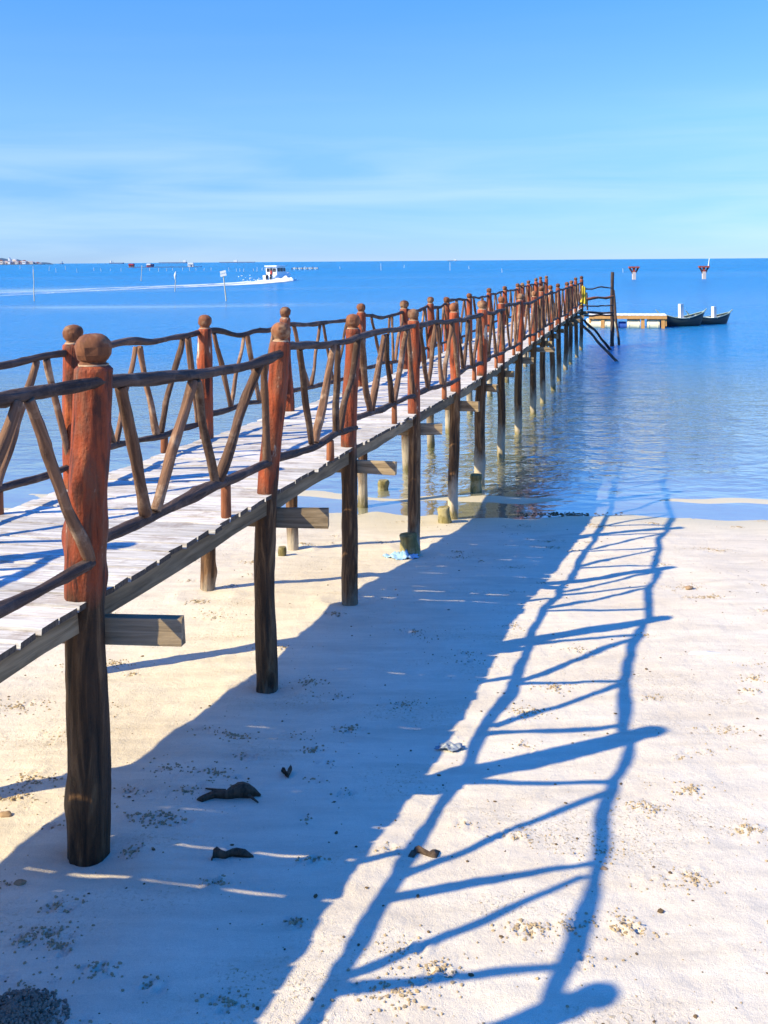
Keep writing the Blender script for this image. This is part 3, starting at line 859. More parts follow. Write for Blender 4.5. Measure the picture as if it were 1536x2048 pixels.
LMATCH = [0, 1, 2, 3, 4, 5, 6, 7, 8, 9, 10, 11, 12, 13, 14, 15, 16, 17, 19]
for i in range(len(RPOS)):
    oa, fa, dz, _ = RPOS[i]; ol, fl, dzl, _ = LPOS[LMATCH[i]]
    rd, ld = RP[i][2] / 2, LP[LMATCH[i]][2] / 2
    zr, zl = dz - .135 - .045, dzl - .135 - .045
    a = Vector((fl(zl), ol.y + ld * .6 - .05, zl)); b = Vector((fa(zr), oa.y + rd + .012, zr))
    d = (b - a).normalized()
    ext = (.40, .40, .40, .42, .40, .40, .30, .34, .30, .24, .28, .46, .30, .24, .32, .26, .30, .28, .3)[i]
    beam_between('cross_beam', a - d * .14, b + d * ext, .055, .115 + .01 * math.sin(i * 2.1), M['beam'], 500 + i)
for row, off, sgn, sd in ((RPOS, RIGHT_OFF, -1, 600), (LPOS, LEFT_OFF, 1, 700)):
    for i in range(len(row) - 1):
        (oa, fa, dza, _), (ob, fb, dzb, _) = row[i], row[i + 1]
        rad = (RP if row is RPOS else LP)[i][2] / 2
        a = Vector((row_xy(RP[i][0] if row is RPOS else LP[i][0], off).x, oa.y, dza - .026 - .058)) + PERP * sgn * .035
        b = Vector((row_xy(RP[i + 1][0] if row is RPOS else LP[i + 1][0], off).x, ob.y, dzb - .026 - .058)) + PERP * sgn * .035
        d = (b - a).normalized()
        beam_between('stringer', a - d * .06 + Vector((0, 0, -.003 * (i % 2))), b - d * .065, .05, .10, M['stringer'], sd + i, 9, .008)

# ------------------------------------------------------------------ end of the pier: landing frame, leaning poles, yellow cloth
LY = 37.6
fr = empty('landing_frame', at(1225, 690, LY))
tag(fr, 'dark pole frame with four crossbars standing in the water at the pier end', 'frame')
pb, pt = at(1224, 700, LY), at(1225, 544, LY)
log_between('upright', pb - Vector((0, 0, .6)), pt, .085, .060, M['rail'], fr, 10, 12, .03, .1, 801)
log_between('leaning_upright', at(1239, 690, LY + .5) - Vector((0, 0, .5)), at(1227, 580, LY + .3), .05, .045, M['rail'], fr, 9, 9, .04, .1, 802)
EY = zdist(8.3)
for j, (y0, y1, r_) in enumerate(((577, 576, .028), (601, 593, .05), (613, 610, .028), (626, 625, .045), (631, 630, .035))):
    log_between('crossbar', at(1161, y0, EY + .1 * j), at(1227, y1, LY - .10), r_, r_ * .9, M['redblock'] if j == 1 else M['rail'], fr, 9, 9, .035, .1, 810 + j)
log_between('stub', at(1175, 620, LY - .8), at(1173, 585, LY - .8), .035, .03, M['rail'], fr, 8, 5, .01, .08, 830)

def leaning(p0, p1, r0, sd, lab):
    o = log_between('mooring_pole', p0, p1, r0, r0 * .85, M['rail'], None, 9, 10, .05, .1, sd)
    return tag(o, lab, 'pole', 'poles leaning at the pier end')
leaning(onz(1240, 725, 0) + Vector((.12, -.05, -.18)), at(1160, 645, 34.2), .05, 841, 'longer dark pole slanting from the pier end down to the water, nearer one')
leaning(onz(1222, 698, 0) + Vector((.12, -.05, -.18)), at(1168, 640, 35.2), .05, 842, 'shorter dark pole slanting behind the longer one at the pier end')

def cloth(name, top, w, h, folds, seed, mat, label, cat):
    r = random.Random(seed); nu, nv = 17, 14
    v = []
    for j in range(nv):
        t = j / (nv - 1)
        for i in range(nu):
            s_ = i / (nu - 1) - .5
            ww = w * (.55 + .45 * t ** .7) * (1 + .08 * math.sin(j * 1.3))
            v.append(Vector((s_ * ww, .05 * math.sin(s_ * folds * 6.28 + t * 2) * (.3 + t), -t * h + .03 * math.cos(s_ * 9))))
    f = [(j * nu + i, j * nu + i + 1, (j + 1) * nu + i + 1, (j + 1) * nu + i) for j in range(nv - 1) for i in range(nu - 1)]
    o = link(name, mesh(name, v, f), mat, None, Matrix.Translation(top))
    sm = o.modifiers.new('thick', 'SOLIDIFY'); sm.thickness = .012
    return tag(o, label, cat)
cloth('yellow_cloth', at(1166, 572, zdist(8.24) - .12), .27, .66, 2.4, 5, plain('yellow_fabric', (.62, .47, .05), .75, .3, 9, .3), 'yellow cloth hanging from the last railing post of the pier', 'cloth')

# ------------------------------------------------------------------ stumps, litter and driftwood
def stump(px, py, dia, h, seed, lab, lean=(0, 0)):
    b = onsand(px, py) if onsand(px, py).z > 0 else onz(px, py, 0)
    g = sandz(b.x, b.y)
    z0 = min(g, b.z) - .12
    r = random.Random(seed)
    n = 8
    cs = [Vector((lean[0] * i / (n - 1), lean[1] * i / (n - 1), (b.z + h - z0) * i / (n - 1))) for i in range(n)]
    rs = [dia / 2 * (1 + .08 * math.sin(i * 1.7 + seed)) for i in range(n)]
    o = link('post_stump', log_mesh('post_stump', cs, rs, 14, .14, seed, .10), M['stump'], None, Matrix.Translation((b.x, b.y, z0)))
    tag(o, lab, 'stump', 'sawn-off post stumps under the pier')
    return b
s1 = stump(822, 1112, .185, .225, 1, 'mossy leaning stump with blue plastic wrapped round its foot', (-.03, 0))
stump(891, 1045, .150, .19, 2, 'pale green stump on the wet sand at the water edge', (-.02, 0))
stump(952, 982, .170, .235, 3, 'tallest pale stump standing in the shallow water before a pier post', (.0, 0))
stump(766, 977, .155, .12, 4, 'low stump alone in the shallows between two pale piles', (.0, 0))
stump(565, 1111, .085, .09, 5, 'small short green stump on dry sand beside a thin pile', (.0, 0))

def rumpled(name, c, size, seed, mat, lab, cat, flat=.35, n=26, amp=.5):
    """crumpled sheet lying on the sand"""
    r = random.Random(seed); off = Vector((r.uniform(0, 50), r.uniform(0, 50), 0))
    v = []
    for j in range(n):
        for i in range(n):
            a, b = i / (n - 1) - .5, j / (n - 1) - .5
            rad = math.hypot(a, b) * 2
            p = Vector((a * 5, b * 5, 0)) + off
            edge = 1 + .35 * mnoise.noise(p * .6 + Vector((9, 9, 9)))
            h = (abs(mnoise.noise(p)) * 1.2 + abs(mnoise.noise(p * 2.3)) * .5) * amp * size[1] * max(0, 1 - rad * .75)
            x, y = a * size[0] * edge, b * size[1] * edge
            v.append(Vector((x, y, .004 + h * flat * 2)))
    f = [(j * n + i, j * n + i + 1, (j + 1) * n + i + 1, (j + 1) * n + i) for j in range(n - 1) for i in range(n - 1)
         if math.hypot((i + .5) / (n - 1) - .5, (j + .5) / (n - 1) - .5) < .44 + .07 * math.sin(math.atan2(j - n / 2, i - n / 2) * 5 + seed)]
    me = mesh(name, v, f)
    bm = bmesh.new(); bm.from_mesh(me); bmesh.ops.delete(bm, geom=[q for q in bm.verts if not q.link_faces], context='VERTS'); bm.to_mesh(me); bm.free()
    o = link(name, me, mat, None, Matrix.Translation(c))
    sm = o.modifiers.new('thick', 'SOLIDIFY'); sm.thickness = .004
    return tag(o, lab, cat)
bp_ = onsand(806, 1116)
rumpled('plastic_sheet', bp_ + Vector((0, 0.02, .0)), (.36, .24), 4, plain('blue_plastic', (.28, .46, .66), .45, .35, 20, .2, .5), 'crumpled light blue plastic sheet round the foot of the mossy stump', 'plastic sheet', .5)
pd = onsand(903, 1496)
rumpled('plastic_bag', pd, (.17, .085), 9, plain('grey_plastic', (.20, .23, .28), .4, .4, 30, .2, .5), 'crumpled grey-blue plastic scrap at the edge of the deck shadow', 'plastic bag', .5)

def drift(px, py, L, r0, rz, seed, lab, name='driftwood', mat=None, fork=False, bend=.03, prof=None):
    b = onsand(px, py)
    n = 12; r = random.Random(seed)
    w1, w2 = wob(r, 3, 12), wob(r, 3, 9)
    cs, rs = [], []
    for i in range(n):
        t = i / (n - 1)
        cs.append(Vector(((t - .5) * L, bend * w1(t * .5) , r0 * .75 + .25 * r0 * w2(t * .4))))
        rs.append(r0 * (.62 + .5 * math.sin(math.pi * (.12 + .8 * t)) + .22 * w1(t)))
    rs[0] *= .45; rs[-1] *= .35; rs[1] *= .8
    if prof: rs = [r0 * float(np.interp(i / (n - 1), np.linspace(0, 1, len(prof)), prof)) * (1 + .12 * w1(i * .3)) for i in range(n)]; cs = [Vector((p.x, p.y, q * .55)) for p, q in zip(cs, rs)]
    me = log_mesh(name, cs, [max(.2 * r0, q) for q in rs], 12, .55, seed, .5)
    if fork:
        bm = bmesh.new(); bm.from_mesh(me)
        for a, e, q in (((L * .26, -.01, r0 * .5), (L * .46, -.09, r0 * .25), r0 * .22), ((-L * .05, .02, r0 * .5), (-L * .38, .075, r0 * .3), r0 * .25)):
            m2 = log_mesh('x', [Vector(a).lerp(Vector(e), k / 4) for k in range(5)], [q * (1 - .16 * k) for k in range(5)], 7, .3, seed + 3, .3)
            bm.from_mesh(m2); bpy.data.meshes.remove(m2)
        bm.to_mesh(me); bm.free()
        me.polygons.foreach_set('use_smooth', [True] * len(me.polygons))
    z = b.z
    o = link(name, me, mat or M['drift'], None, Matrix.Translation((b.x, b.y, z - .004)) @ Matrix.Rotation(rz, 4, 'Z'))
    return tag(o, lab, 'driftwood', 'driftwood pieces on the sand') if name == 'driftwood' else o
drift(458, 1592, .31, .036, R(7), 21, 'dark forked branch of driftwood lying in the deck shadow', fork=True, prof=[.35, .62, .66, .6, .75, 1.25, 1.3, .85, .15])
drift(463, 1712, .175, .019, R(24), 22, 'short smooth dark stick in the deck shadow below the forked branch', prof=[.5, .95, .9, .8, 1.0, 1.1, .75, .25])
drift(848, 1712, .165, .019, R(20), 23, prof=[.4, .9, .8, .9, 1.1, 1.2, .8, .2], lab= 'small half-lit bark chunk between the deck shadow and the rail shadow')
drift(573, 1546, .055, .013, R(4), 24, 'tiny dark wood chip in the shade right of the forked branch')
ws = drift(1407, 1312, .27, .016, R(2), 25, '', 'pale_stick', plain('bleached_stick', (.62, .60, .57), .7, .15, 14, .2), bend=.008)
tag(ws, 'bleached white stick lying alone on the sunny sand', 'stick', )
def pebble(px, py, r_, seed, lab):
    b = onsand(px, py)
    bm = bmesh.new(); bmesh.ops.create_icosphere(bm, subdivisions=3, radius=r_)
    for v in bm.verts:
        k = 1 + .35 * mnoise.noise(v.co / r_ * 1.1 + Vector((seed, 0, 0)))
        v.co = Vector((v.co.x * 1.5 * k, v.co.y * k, v.co.z * .7 * k))
    me = bpy.data.meshes.new('stone'); bm.to_mesh(me); bm.free()
    me.polygons.foreach_set('use_smooth', [True] * len(me.polygons))
    o = link('stone', me, M['stone'], None, Matrix.Translation(b + Vector((0, 0, r_ * .35))))
    return tag(o, lab, 'stone', 'stones on the sand')
M['stone'] = plain('brown_stone', (.30, .20, .12), .8, .3, 30, .3)
pebble(1378, 1177, .024, 1, 'brown stone on sunny sand beyond the white stick')
pebble(1208, 1740, .012, 2, 'dark pebble right against the top rail shadow')
pebble(12, 1632, .020, 3, 'brown stone under the shaded strip left of the nearest post')
pebble(40, 1768, .016, 4, 'round stone on sunny sand left of the nearest post foot')

# pellets of sand thrown up by crabs, and the big heap of castings
ico = bmesh.new(); bmesh.ops.create_icosphere(ico, subdivisions=1, radius=1.0)
IV = np.array([v.co[:] for v in ico.verts]); IF = np.array([[v.index for v in f.verts] for f in ico.faces]); ico.free()
# height of the finished sand by bilinear look-up
def sand_height(x, y):
    i = min(max(int(np.searchsorted(xs, x)) - 1, 0), nx - 2); j = min(max(int(np.searchsorted(ys, y)) - 1, 0), ny - 2)
    u = (x - xs[i]) / (xs[i + 1] - xs[i]); v = (y - ys[j]) / (ys[j + 1] - ys[j])
    return (Z[j, i] * (1 - u) + Z[j, i + 1] * u) * (1 - v) + (Z[j + 1, i] * (1 - u) + Z[j + 1, i + 1] * u) * v
def scatter(name, items, mat, lab, cat):
    V, F = [], []
    g = np.random.default_rng(2)
    for x, y, z, r_, fl in items:
        k = 1 + .28 * g.standard_normal(len(IV))[:, None] * .7
        st = np.array([g.uniform(.8, 1.5), g.uniform(.8, 1.4), fl])
        F.append(IF + len(V) * len(IV)); V.append(IV * k * st * r_ + np.array([x, y, z]))
    V = np.concatenate(V); F = np.concatenate(F)
    me = bpy.data.meshes.new(name)
    me.from_pydata(V.tolist(), [], F.tolist()); me.update()
    o = link(name, me, mat)
    return tag(o, lab, cat, kind='stuff')
pr2 = random.Random(15)
items = []
for (cx, cy, s_, q) in clusters:
    nn = int((16 + 70 * q * q) * (s_ / .09))
    for _ in range(nn):
        a = pr2.uniform(0, 6.28); d = abs(pr2.gauss(0, .6)) * s_
        x, y = cx + math.cos(a) * d * 1.5, cy + math.sin(a) * d
        r_ = pr2.uniform(.0018, .0058) * (1.2 if q > .8 else 1)
        if y > 12.5 or y < 2.3: continue
        items.append((x, y, sand_height(x, y) + r_ * .35, r_, .75))
for _ in range(1500):
    y = pr2.uniform(2.5, 12.4); x = pr2.uniform(-.45 * y - .5, .42 * y + .3)
    r_ = pr2.uniform(.0015, .004); items.append((x, y, sand_height(x, y) + r_ * .3, r_, .7))
M['pellet'] = plain('damp_sand_pellets', (.36, .275, .17), .9, .3, 40, .2, .1)
scatter('sand_pellets', items, M['pellet'], 'little balls of sand scattered in patches over the beach', 'sand pellets')
heap = []
hc = onsand(30, 2040)
for _ in range(1900):
    a = pr2.uniform(0, 6.28); d = min(1, abs(pr2.gauss(0, .5)))
    x, y = hc.x + math.cos(a) * d * .17, hc.y + math.sin(a) * d * .16
    hgt = .045 * max(0, 1 - d * d) * pr2.random() ** .4
    r_ = pr2.uniform(.003, .0068)
    heap.append((x, y, sand_height(x, y) + r_ * .4 + hgt, r_, 1.0))
scatter('sand_casting_heap', heap, plain('dark_damp_castings', (.20, .165, .13), .9, .3, 40, .2, .1), 'dark heap of crumbly sand castings at the foot of the deck shadow', 'sand heap')
bits = []
for _ in range(420):
    y = pr2.uniform(2.6, 12.2); x = pr2.uniform(-.40 * y, .42 * y)
    r_ = pr2.uniform(.0022, .0075) * (1 if pr2.random() < .9 else 1.6); bits.append((x, y, sand_height(x, y) + r_ * .3, r_, .45))
for _ in range(150):      # wrack line in the shallows
    p = onz(1125 + pr2.gauss(0, 48), 1029 + pr2.gauss(0, 2.2), 0.0)
    r_ = pr2.uniform(.006, .018); bits.append((p.x, p.y, max(0, sandz(p.x, p.y)) + .003, r_, .3))
scatter('beach_debris', bits, plain('brown_plant_bits', (.13, .085, .045), .9, .3, 40, .2, .1), 'brown bits of leaf and weed strewn over the sand and water edge', 'debris')

# ------------------------------------------------------------------ pontoon and moored boats
M['white'] = plain('weathered_white_paint', (.74, .73, .70), .6, .12, 3, .1)
M['rust'] = plain('rusty_timber', (.52, .27, .09), .75, .35, 5, .3)
M['float'] = plain('stained_float', (.84, .74, .52), .6, .22, 3, .15)
M['bluebarrel'] = plain('blue_barrel', (.03, .09, .38), .45, .2, 5, .1)
M['teal'] = plain('dark_teal_hull_paint', (.010, .024, .028), .5, .3, 4, .1, .5)
M['greenrim'] = plain('grey_green_paint', (.26, .34, .30), .5, .25, 5, .1)
M['net'] = plain('green_net', (.03, .16, .11), .9, .4, 14, .6)
M['grey'] = plain('grey_boards', (.42, .40, .36), .8, .2, 5, .2)
pA = onz(1178, 656, 0); pB = onz(1334, 657, 0)
pon = empty('floating_pontoon', (pA + pB) / 2, math.atan2((pB - pA).y, (pB - pA).x))
tag(pon, 'floating pontoon with white deck and stained floats beside the pier end', 'pontoon')
PL = (pB - pA).length; PWm = _PW[pon.name]
def ploc(mb, name, mat): return mb.build(name, mat, pon, PWm)
for i in range(20):
    w = PL / 20
    ploc(MB().box((-PL / 2 + w * (i + .5), .75, .61 + .004 * (i % 2)), (w - .012, 1.5, .035)), 'deck_board', M['white'])
ploc(MB().box((0, .03, .51), (PL, .07, .14)), 'edge_beam', M['rust']); ploc(MB().box((0, 1.45, .51), (PL, .07, .14)), 'edge_beam', M['rust'])
for x, w, mt in ((-1.55, .72, 'float'), (-.78, .62, 'float'), (.28, .60, 'float'), (1.18, .56, 'float')):
    m = MB(); m.tube((x - w / 2, .33, .16), (x + w / 2, .33, .16), .27, .27, 14); m.tube((x - w / 2 + .05, .33, .16), (x - w / 2 + .09, .33, .16), .285, .285, 14); m.tube((x + w / 2 - .09, .33, .16), (x + w / 2 - .05, .33, .16), .285, .285, 14)
    ploc(m, 'float', M[mt])
m = MB(); m.tube((-.42, .35, .10), (.0 - .06, .35, .10), .2, .2, 14); ploc(m, 'barrel', M['bluebarrel'])
for x in (.70, 1.62, -1.15):
    ploc(MB().box((x, .10, .22), (.16, .10, .44)), 'strut', M['rust'])
for x in (-PL / 2 + .05, PL / 2 - .05):
    ploc(MB().box((x, .75, .30), (.08, 1.35, .40)), 'end_board', M['rust'])

def boat(name, px, py, L, W, H, rz, lab, post_h, post_t):
    c = onz(px, py, 0); mw = Matrix.Translation(c) @ Matrix.Rotation(rz, 4, 'Z')
    b = empty(name, c, rz); _PW[b.name] = mw
    tag(b, lab, 'boat', 'wooden boats moored at the pontoon')
    n = 15
    secs = []
    for i in range(n):
        t = i / (n - 1); x = (t - .5) * L
        wd = W / 2 * (math.sin(math.pi * min(1, (.22 + .78 * t) * .98)) ** .62 if t < .97 else .10)
        sheer = H * (.72 + .55 * (abs(t - .45) / .55) ** 2)
        keel = -.14 + .30 * max(0, t - .72) ** 1.5 * 6 * H
        keel = min(keel, sheer - .05)
        secs.append((x, wd, sheer, keel))
    v, f = [], []
    for x, wd, sh, ke in secs:
        for q, zz in ((-1, 1), (-.92, .55), (-.55, .12), (0, 0), (.55, .12), (.92, .55), (1, 1)):
            v.append((x + .22 * zz * max(0, (x / L + .5 - .6) / .4) ** 2, q * wd, ke + (sh - ke) * zz))
    for i in range(n - 1):
        for j in range(6):
            a = i * 7 + j; f.append((a, a + 1, a + 8, a + 7))
    f.append(tuple(range(6, -1, -1))); f.append(tuple((n - 1) * 7 + j for j in range(7)))
    hull = link('hull', mesh('hull', v, f), M['teal'], b, mw)
    sm = hull.modifiers.new('thick', 'SOLIDIFY'); sm.thickness = .03; sm.offset = -1
    for sd in (-1, 1):
        m = MB()
        for i in range(n - 1):
            x0, w0, s0, _ = secs[i]; x1, w1, s1_, _ = secs[i + 1]
            k0, k1 = (.22 * max(0, (xx / L - .1) / .4) ** 2 for xx in (x0, x1))
            m.tube((x0 + k0, sd * w0, s0 + .008), (x1 + k1, sd * w1, s1_ + .008), .026, .026, 6)
        m.build('gunwale', M['greenrim'], b, mw)
    m = MB()
    for i in range(1, n - 2):
        x0, w0, s0, _ = secs[i]; x1, w1, s1_, _ = secs[i + 1]
        m.add([(x0, -w0 * .93, s0 - .09), (x1, -w1 * .93, s1_ - .09), (x1, w1 * .93, s1_ - .09), (x0, w0 * .93, s0 - .09)], [(0, 1, 2, 3)])
    m.build('floor_boards', M['grey'], b, mw)
    for t in (.3, .62):
        i = int(t * (n - 1)); x, wd, sh, _ = secs[i]
        MB().box((x, 0, sh - .015), (.16, wd * 1.95, .03)).build('thwart', M['white'], b, mw)
    i = int(post_t * (n - 1)); x, wd, sh, _ = secs[i]
    MB().box((x, 0, sh + post_h / 2 - .1), (.20, .16, post_h), .3).build('upright_box', M['white'], b, mw)  # white upright box for the wrapped boards standing in the boat
    m = MB(); x, wd, sh, _ = secs[0]
    m.tube((x + .02, wd * .4, sh - .05), (x - .22, wd * .5, sh + .22), .03, .022, 7); m.build('stern_horn', M['greenrim'], b, mw)
    m = MB(); x, wd, sh, _ = secs[-1]
    m.tube((x + .12, 0, sh - .05), (x + .36, 0, sh + .14), .035, .022, 7); m.build('bow_horn', M['greenrim'], b, mw)
    return mw
boat('wooden_boat', 1362, 652, 2.0, 1.0, .54, R(10), 'dark green wooden boat against the pontoon, with the taller white box', .78, .50)
boat('wooden_boat', 1418, 648, 2.0, .9, .44, R(16), 'lower dark green wooden boat with its bow toward open water', .62, .66)
nb = onz(1386, 651, 0)
rumpled('fishing_net', nb + Vector((0, -.15, .22)), (.55, .35), 13, M['net'], 'green fishing net bundled over the side between the two boats', 'net', .9)

# ------------------------------------------------------------------ red braced piers out in the bay
M['redpaint'] = plain('red_primer', (.34, .07, .045), .7, .3, 3, .1)
M['darkbrace'] = plain('dark_brace', (.06, .03, .04), .7, .3, 3, .1)
M['concrete'] = plain('pale_concrete', (.58, .50, .47), .85, .2, 2, .2)
def braced_pier(px, py, lab, extra):
    c = onz(px, py, 0); b = empty('braced_pile', c); mw = _PW[b.name]
    tag(b, lab, 'pile', 'braced piles standing in the bay')
    k = c.y / FPX
    MB().box((0, 0, 5 * k), (6 * k, .5, 20 * k), 0, 0, 0, -.05).build('column', M['concrete'], b, mw)
    MB().box((0, 0, 18.5 * k), (4.4 * k, .35, 13 * k)).build('upper_column', M['redpaint'], b, mw)
    for sd in (-1, 1):
        m = MB(); m.tube((sd * 1.5 * k, 0, 11 * k), (sd * 9 * k, 0, 24 * k), .15, .15, 6); m.build('brace', M['darkbrace'], b, mw)
    MB().box((0, 0, 24.5 * k), (21 * k, .6, 3.2 * k)).build('cap_beam', M['redpaint'], b, mw)
    if extra:
        m = MB(); m.tube((9 * k, 0, 26 * k), (11 * k, 0, 41 * k), .09, .06, 6); m.build('marker_stick', M['white'], b, mw)
braced_pier(1268, 559, 'red braced pile in the bay, the one nearer the pier, bare on top', False)
braced_pier(1408, 558, 'red braced pile in the bay with a pale stick on top', True)

# ------------------------------------------------------------------ speedboat and its wake
c = onz(558, 561, 0)
rz = R(66)
sb = empty('speedboat', c, rz); mw = _PW[sb.name]
tag(sb, 'white cabin speedboat racing across the bay with a foam wake', 'boat')
bwhite = plain('white_gelcoat', (.82, .83, .84), .35, .05, 2, 0, .5); bglass = plain('dark_window_glass', (.02, .02, .03), .15, .2, 2, 0, .6); bred = plain('red_life_vest', (.35, .03, .03), .7, .2, 3, .1)
n = 14; v = []; f = []
for i in range(n):
    t = i / (n - 1); x = -3.4 + 7.0 * t
    wd = 1.25 * (1 if t < .5 else math.cos((t - .5) * math.pi * .96) ** .6)
    sh = .95 + .35 * t * t; ke = -.35 + 1.2 * max(0, t - .6) ** 1.6 * 2
    for q, zz in ((-1, 1), (-.95, .5), (-.6, .15), (0, 0), (.6, .15), (.95, .5), (1, 1)):
        v.append((x, q * wd, ke + (sh - ke) * zz + .10 * t))
for i in range(n - 1):
    for j in range(6): a = i * 7 + j; f.append((a, a + 1, a + 8, a + 7))
    f.append((i * 7 + 6, i * 7, i * 7 + 7, i * 7 + 13))
f.append(tuple(range(6, -1, -1))); f.append(tuple((n - 1) * 7 + j for j in range(7)))
hm = mesh('hull', v, f); hull = link('hull', hm, bwhite, sb, mw)
m = MB()
for (x, w, h0, h1) in ((-1.9, 2.2, .95, 2.55),):
    pts = [(-2.6, -1.08, .95), (1.1, -1.08, 1.1), (.35, -1.0, 2.45), (-2.6, -1.0, 2.45)]
    m.poly(pts, (0, 2.12, 0))
m.build('cabin', bwhite, sb, mw)
m = MB().box((-1.15, -.0, 2.55), (3.5, 2.45, .16)); m.build('cabin_roof', bwhite, sb, mw)
for (x, y, w, h, ry) in ((-1.9, -1.065, .75, .62, 0), (-.9, -1.06, .75, .62, 0), (.05, -1.06, .55, .55, 0)):
    MB().box((x, y, 1.90), (w, .08, h)).build('window', bglass, sb, mw)
for y in (-.55, .55):
    MB().box((.72, y, 1.85), (.06, .85, .8), 0, 0, R(-28)).build('windscreen', bglass, sb, mw)
for y in (-.62, .62):
    MB().box((-2.63, y, 1.85), (.06, .55, .60)).build('window', bglass, sb, mw)
MB().box((-2.64, 0.0, 1.62), (.06, .45, 1.15)).build('doorway', bglass, sb, mw)
MB().box((-2.70, 0.0, 1.45), (.12, .35, .6)).build('life_vest', bred, sb, mw)
for y in (-.4, .4):
    m = MB().box((-3.5, y, .75), (.35, .3, .75)); m.box((-3.55, y, .25), (.15, .12, .7)); m.build('outboard_motor', bglass, sb, mw)

# wake: a sheet of foam laid just above the water, wide behind the boat, broken further back
path = [onz(575, 562, 0), onz(555, 562.5, 0), onz(520, 565, 0), onz(470, 568.5, 0), onz(410, 571, 0), onz(340, 574, 0), onz(250, 577, 0), onz(140, 582, 0), onz(0, 589, 0), onz(-120, 596, 0)]
ww = [1.8, 3.4, 4.4, 5.2, 5.6, 6.0, 6.0, 5.6, 5.4, 5]
cov = [1.1, 1.1, .95, .82, .68, .56, .46, .40, .35, .3]
tt = np.linspace(0, len(path) - 1, 90); na = 13
v, cv = [], []
for t in tt:
    i = min(int(t), len(path) - 2); q = t - i
    p = path[i].lerp(path[i + 1], q); w = ww[i] + (ww[i + 1] - ww[i]) * q; cc = cov[i] + (cov[i + 1] - cov[i]) * q
    for j in range(na):
        a = j / (na - 1) * 2 - 1
        edge = 1 - a * a
        two = math.exp(-((abs(a) - .62) / .25) ** 2)
        hgt = .03 + .75 * edge * math.exp(-t / 1.3) * (1 + .3 * math.sin(t * 9 + j))
        dr = (path[i + 1] - path[i]).normalized(); v.append(Vector((p.x + dr.y * a * w, p.y - dr.x * a * w, hgt))); cv.append((cc * (.55 + .45 * two + .35 * edge * math.exp(-t / 2))) * min(1, edge * 2.2 + .02))
f = [(i * na + j, (i + 1) * na + j, (i + 1) * na + j + 1, i * na + j + 1) for i in range(len(tt) - 1) for j in range(na - 1)]
wk = link('boat_wake', mesh('boat_wake', v, f), M['foam'])
a_ = wk.data.attributes.new('cover', 'FLOAT', 'POINT'); a_.data.foreach_set('value', np.array(cv, np.float32))
tag(wk, 'long white foam wake trailing behind the speedboat', 'wake', kind='stuff')
# bow and side spray
sp_items = []
for _ in range(60):
    t = pr2.random(); x = c.x + 3.0 - 9.0 * t + pr2.gauss(0, .5); y = c.y - 2.2 + 3.0 * pr2.random() - 2.5 * t
    sp_items.append((x, y, abs(pr2.gauss(0, .32)) + .05, pr2.uniform(.06, .16), .7))
scatter('boat_spray', sp_items, plain('spray_white', (.85, .86, .88), .9, .05, 2, 0), 'white spray thrown up along the speedboat hull', 'spray')

# ------------------------------------------------------------------ marker poles, sign, stakes
M['palepole'] = plain('pale_bamboo', (.55, .50, .38), .7, .25, 5, .2)
def marker(name, px, py, ytop, lean_px, r_, sd, mat, lab):
    b = onz(px, py, 0); t = at(px + lean_px, ytop, b.y)
    o = log_between(name, b - Vector((0, 0, .5)), t, r_, r_ * .7, mat, None, 7, 7, .03, .1, sd)
    return tag(o, lab, 'pole', 'marker poles in the bay'), b
marker('bamboo_pole', 69.5, 602, 539, -3, .045, 901, M['palepole'], 'tall thin pole nearest the left shore town, standing in the bay')
marker('bamboo_pole', 282, 562, 531, 2, .07, 902, M['palepole'], 'thin pole in the bay in front of the red fish farm hut')
o, b0 = marker('bamboo_pole', 349.5, 583, 543, 2.5, .05, 903, M['palepole'], 'pole with a pale rag wrapped round its top, beside the wake')
rg = MB(); k = b0.y / FPX
rg.tube((0, 0, 24 * k), (.0, 0, 32 * k), .06, .16, 8); rg.tube((0, 0, 32 * k), (.05, 0, 40 * k), .16, .04, 8)
rgo = rg.build('rag', M['white'], None, Matrix.Translation(b0 + Vector((.08, -.02, 0))))
rgo.parent = o; rgo.matrix_parent_inverse = o.matrix_world.inverted() if False else (Matrix.Identity(4))
rgo.matrix_basis = Matrix.Identity(4)
q_ = o.matrix_basis.inverted() @ Matrix.Translation(b0 + Vector((.08, -.02, 0)))
rgo.matrix_basis = q_
b1 = onz(454, 602, 0); k = b1.y / FPX
sg = empty('water_sign', b1); mw = _PW[sg.name]
tag(sg, 'white two-board sign on a thin leaning pole in the water', 'sign')
t1 = at(446, 543, b1.y) - b1
m = MB(); m.tube((0, 0, -.6), t1, .055, .05, 8); m.build('pole', M['palepole'], sg, mw)
for zc, w_ in ((52, 12.5), (58, 12)):
    p_ = t1 * (zc / 59.0)
    MB().box((p_.x, -.06, p_.z), (w_ * k, .03, 5.0 * k), 0, 0, R(-14)).build('board', M['white'], sg, mw)

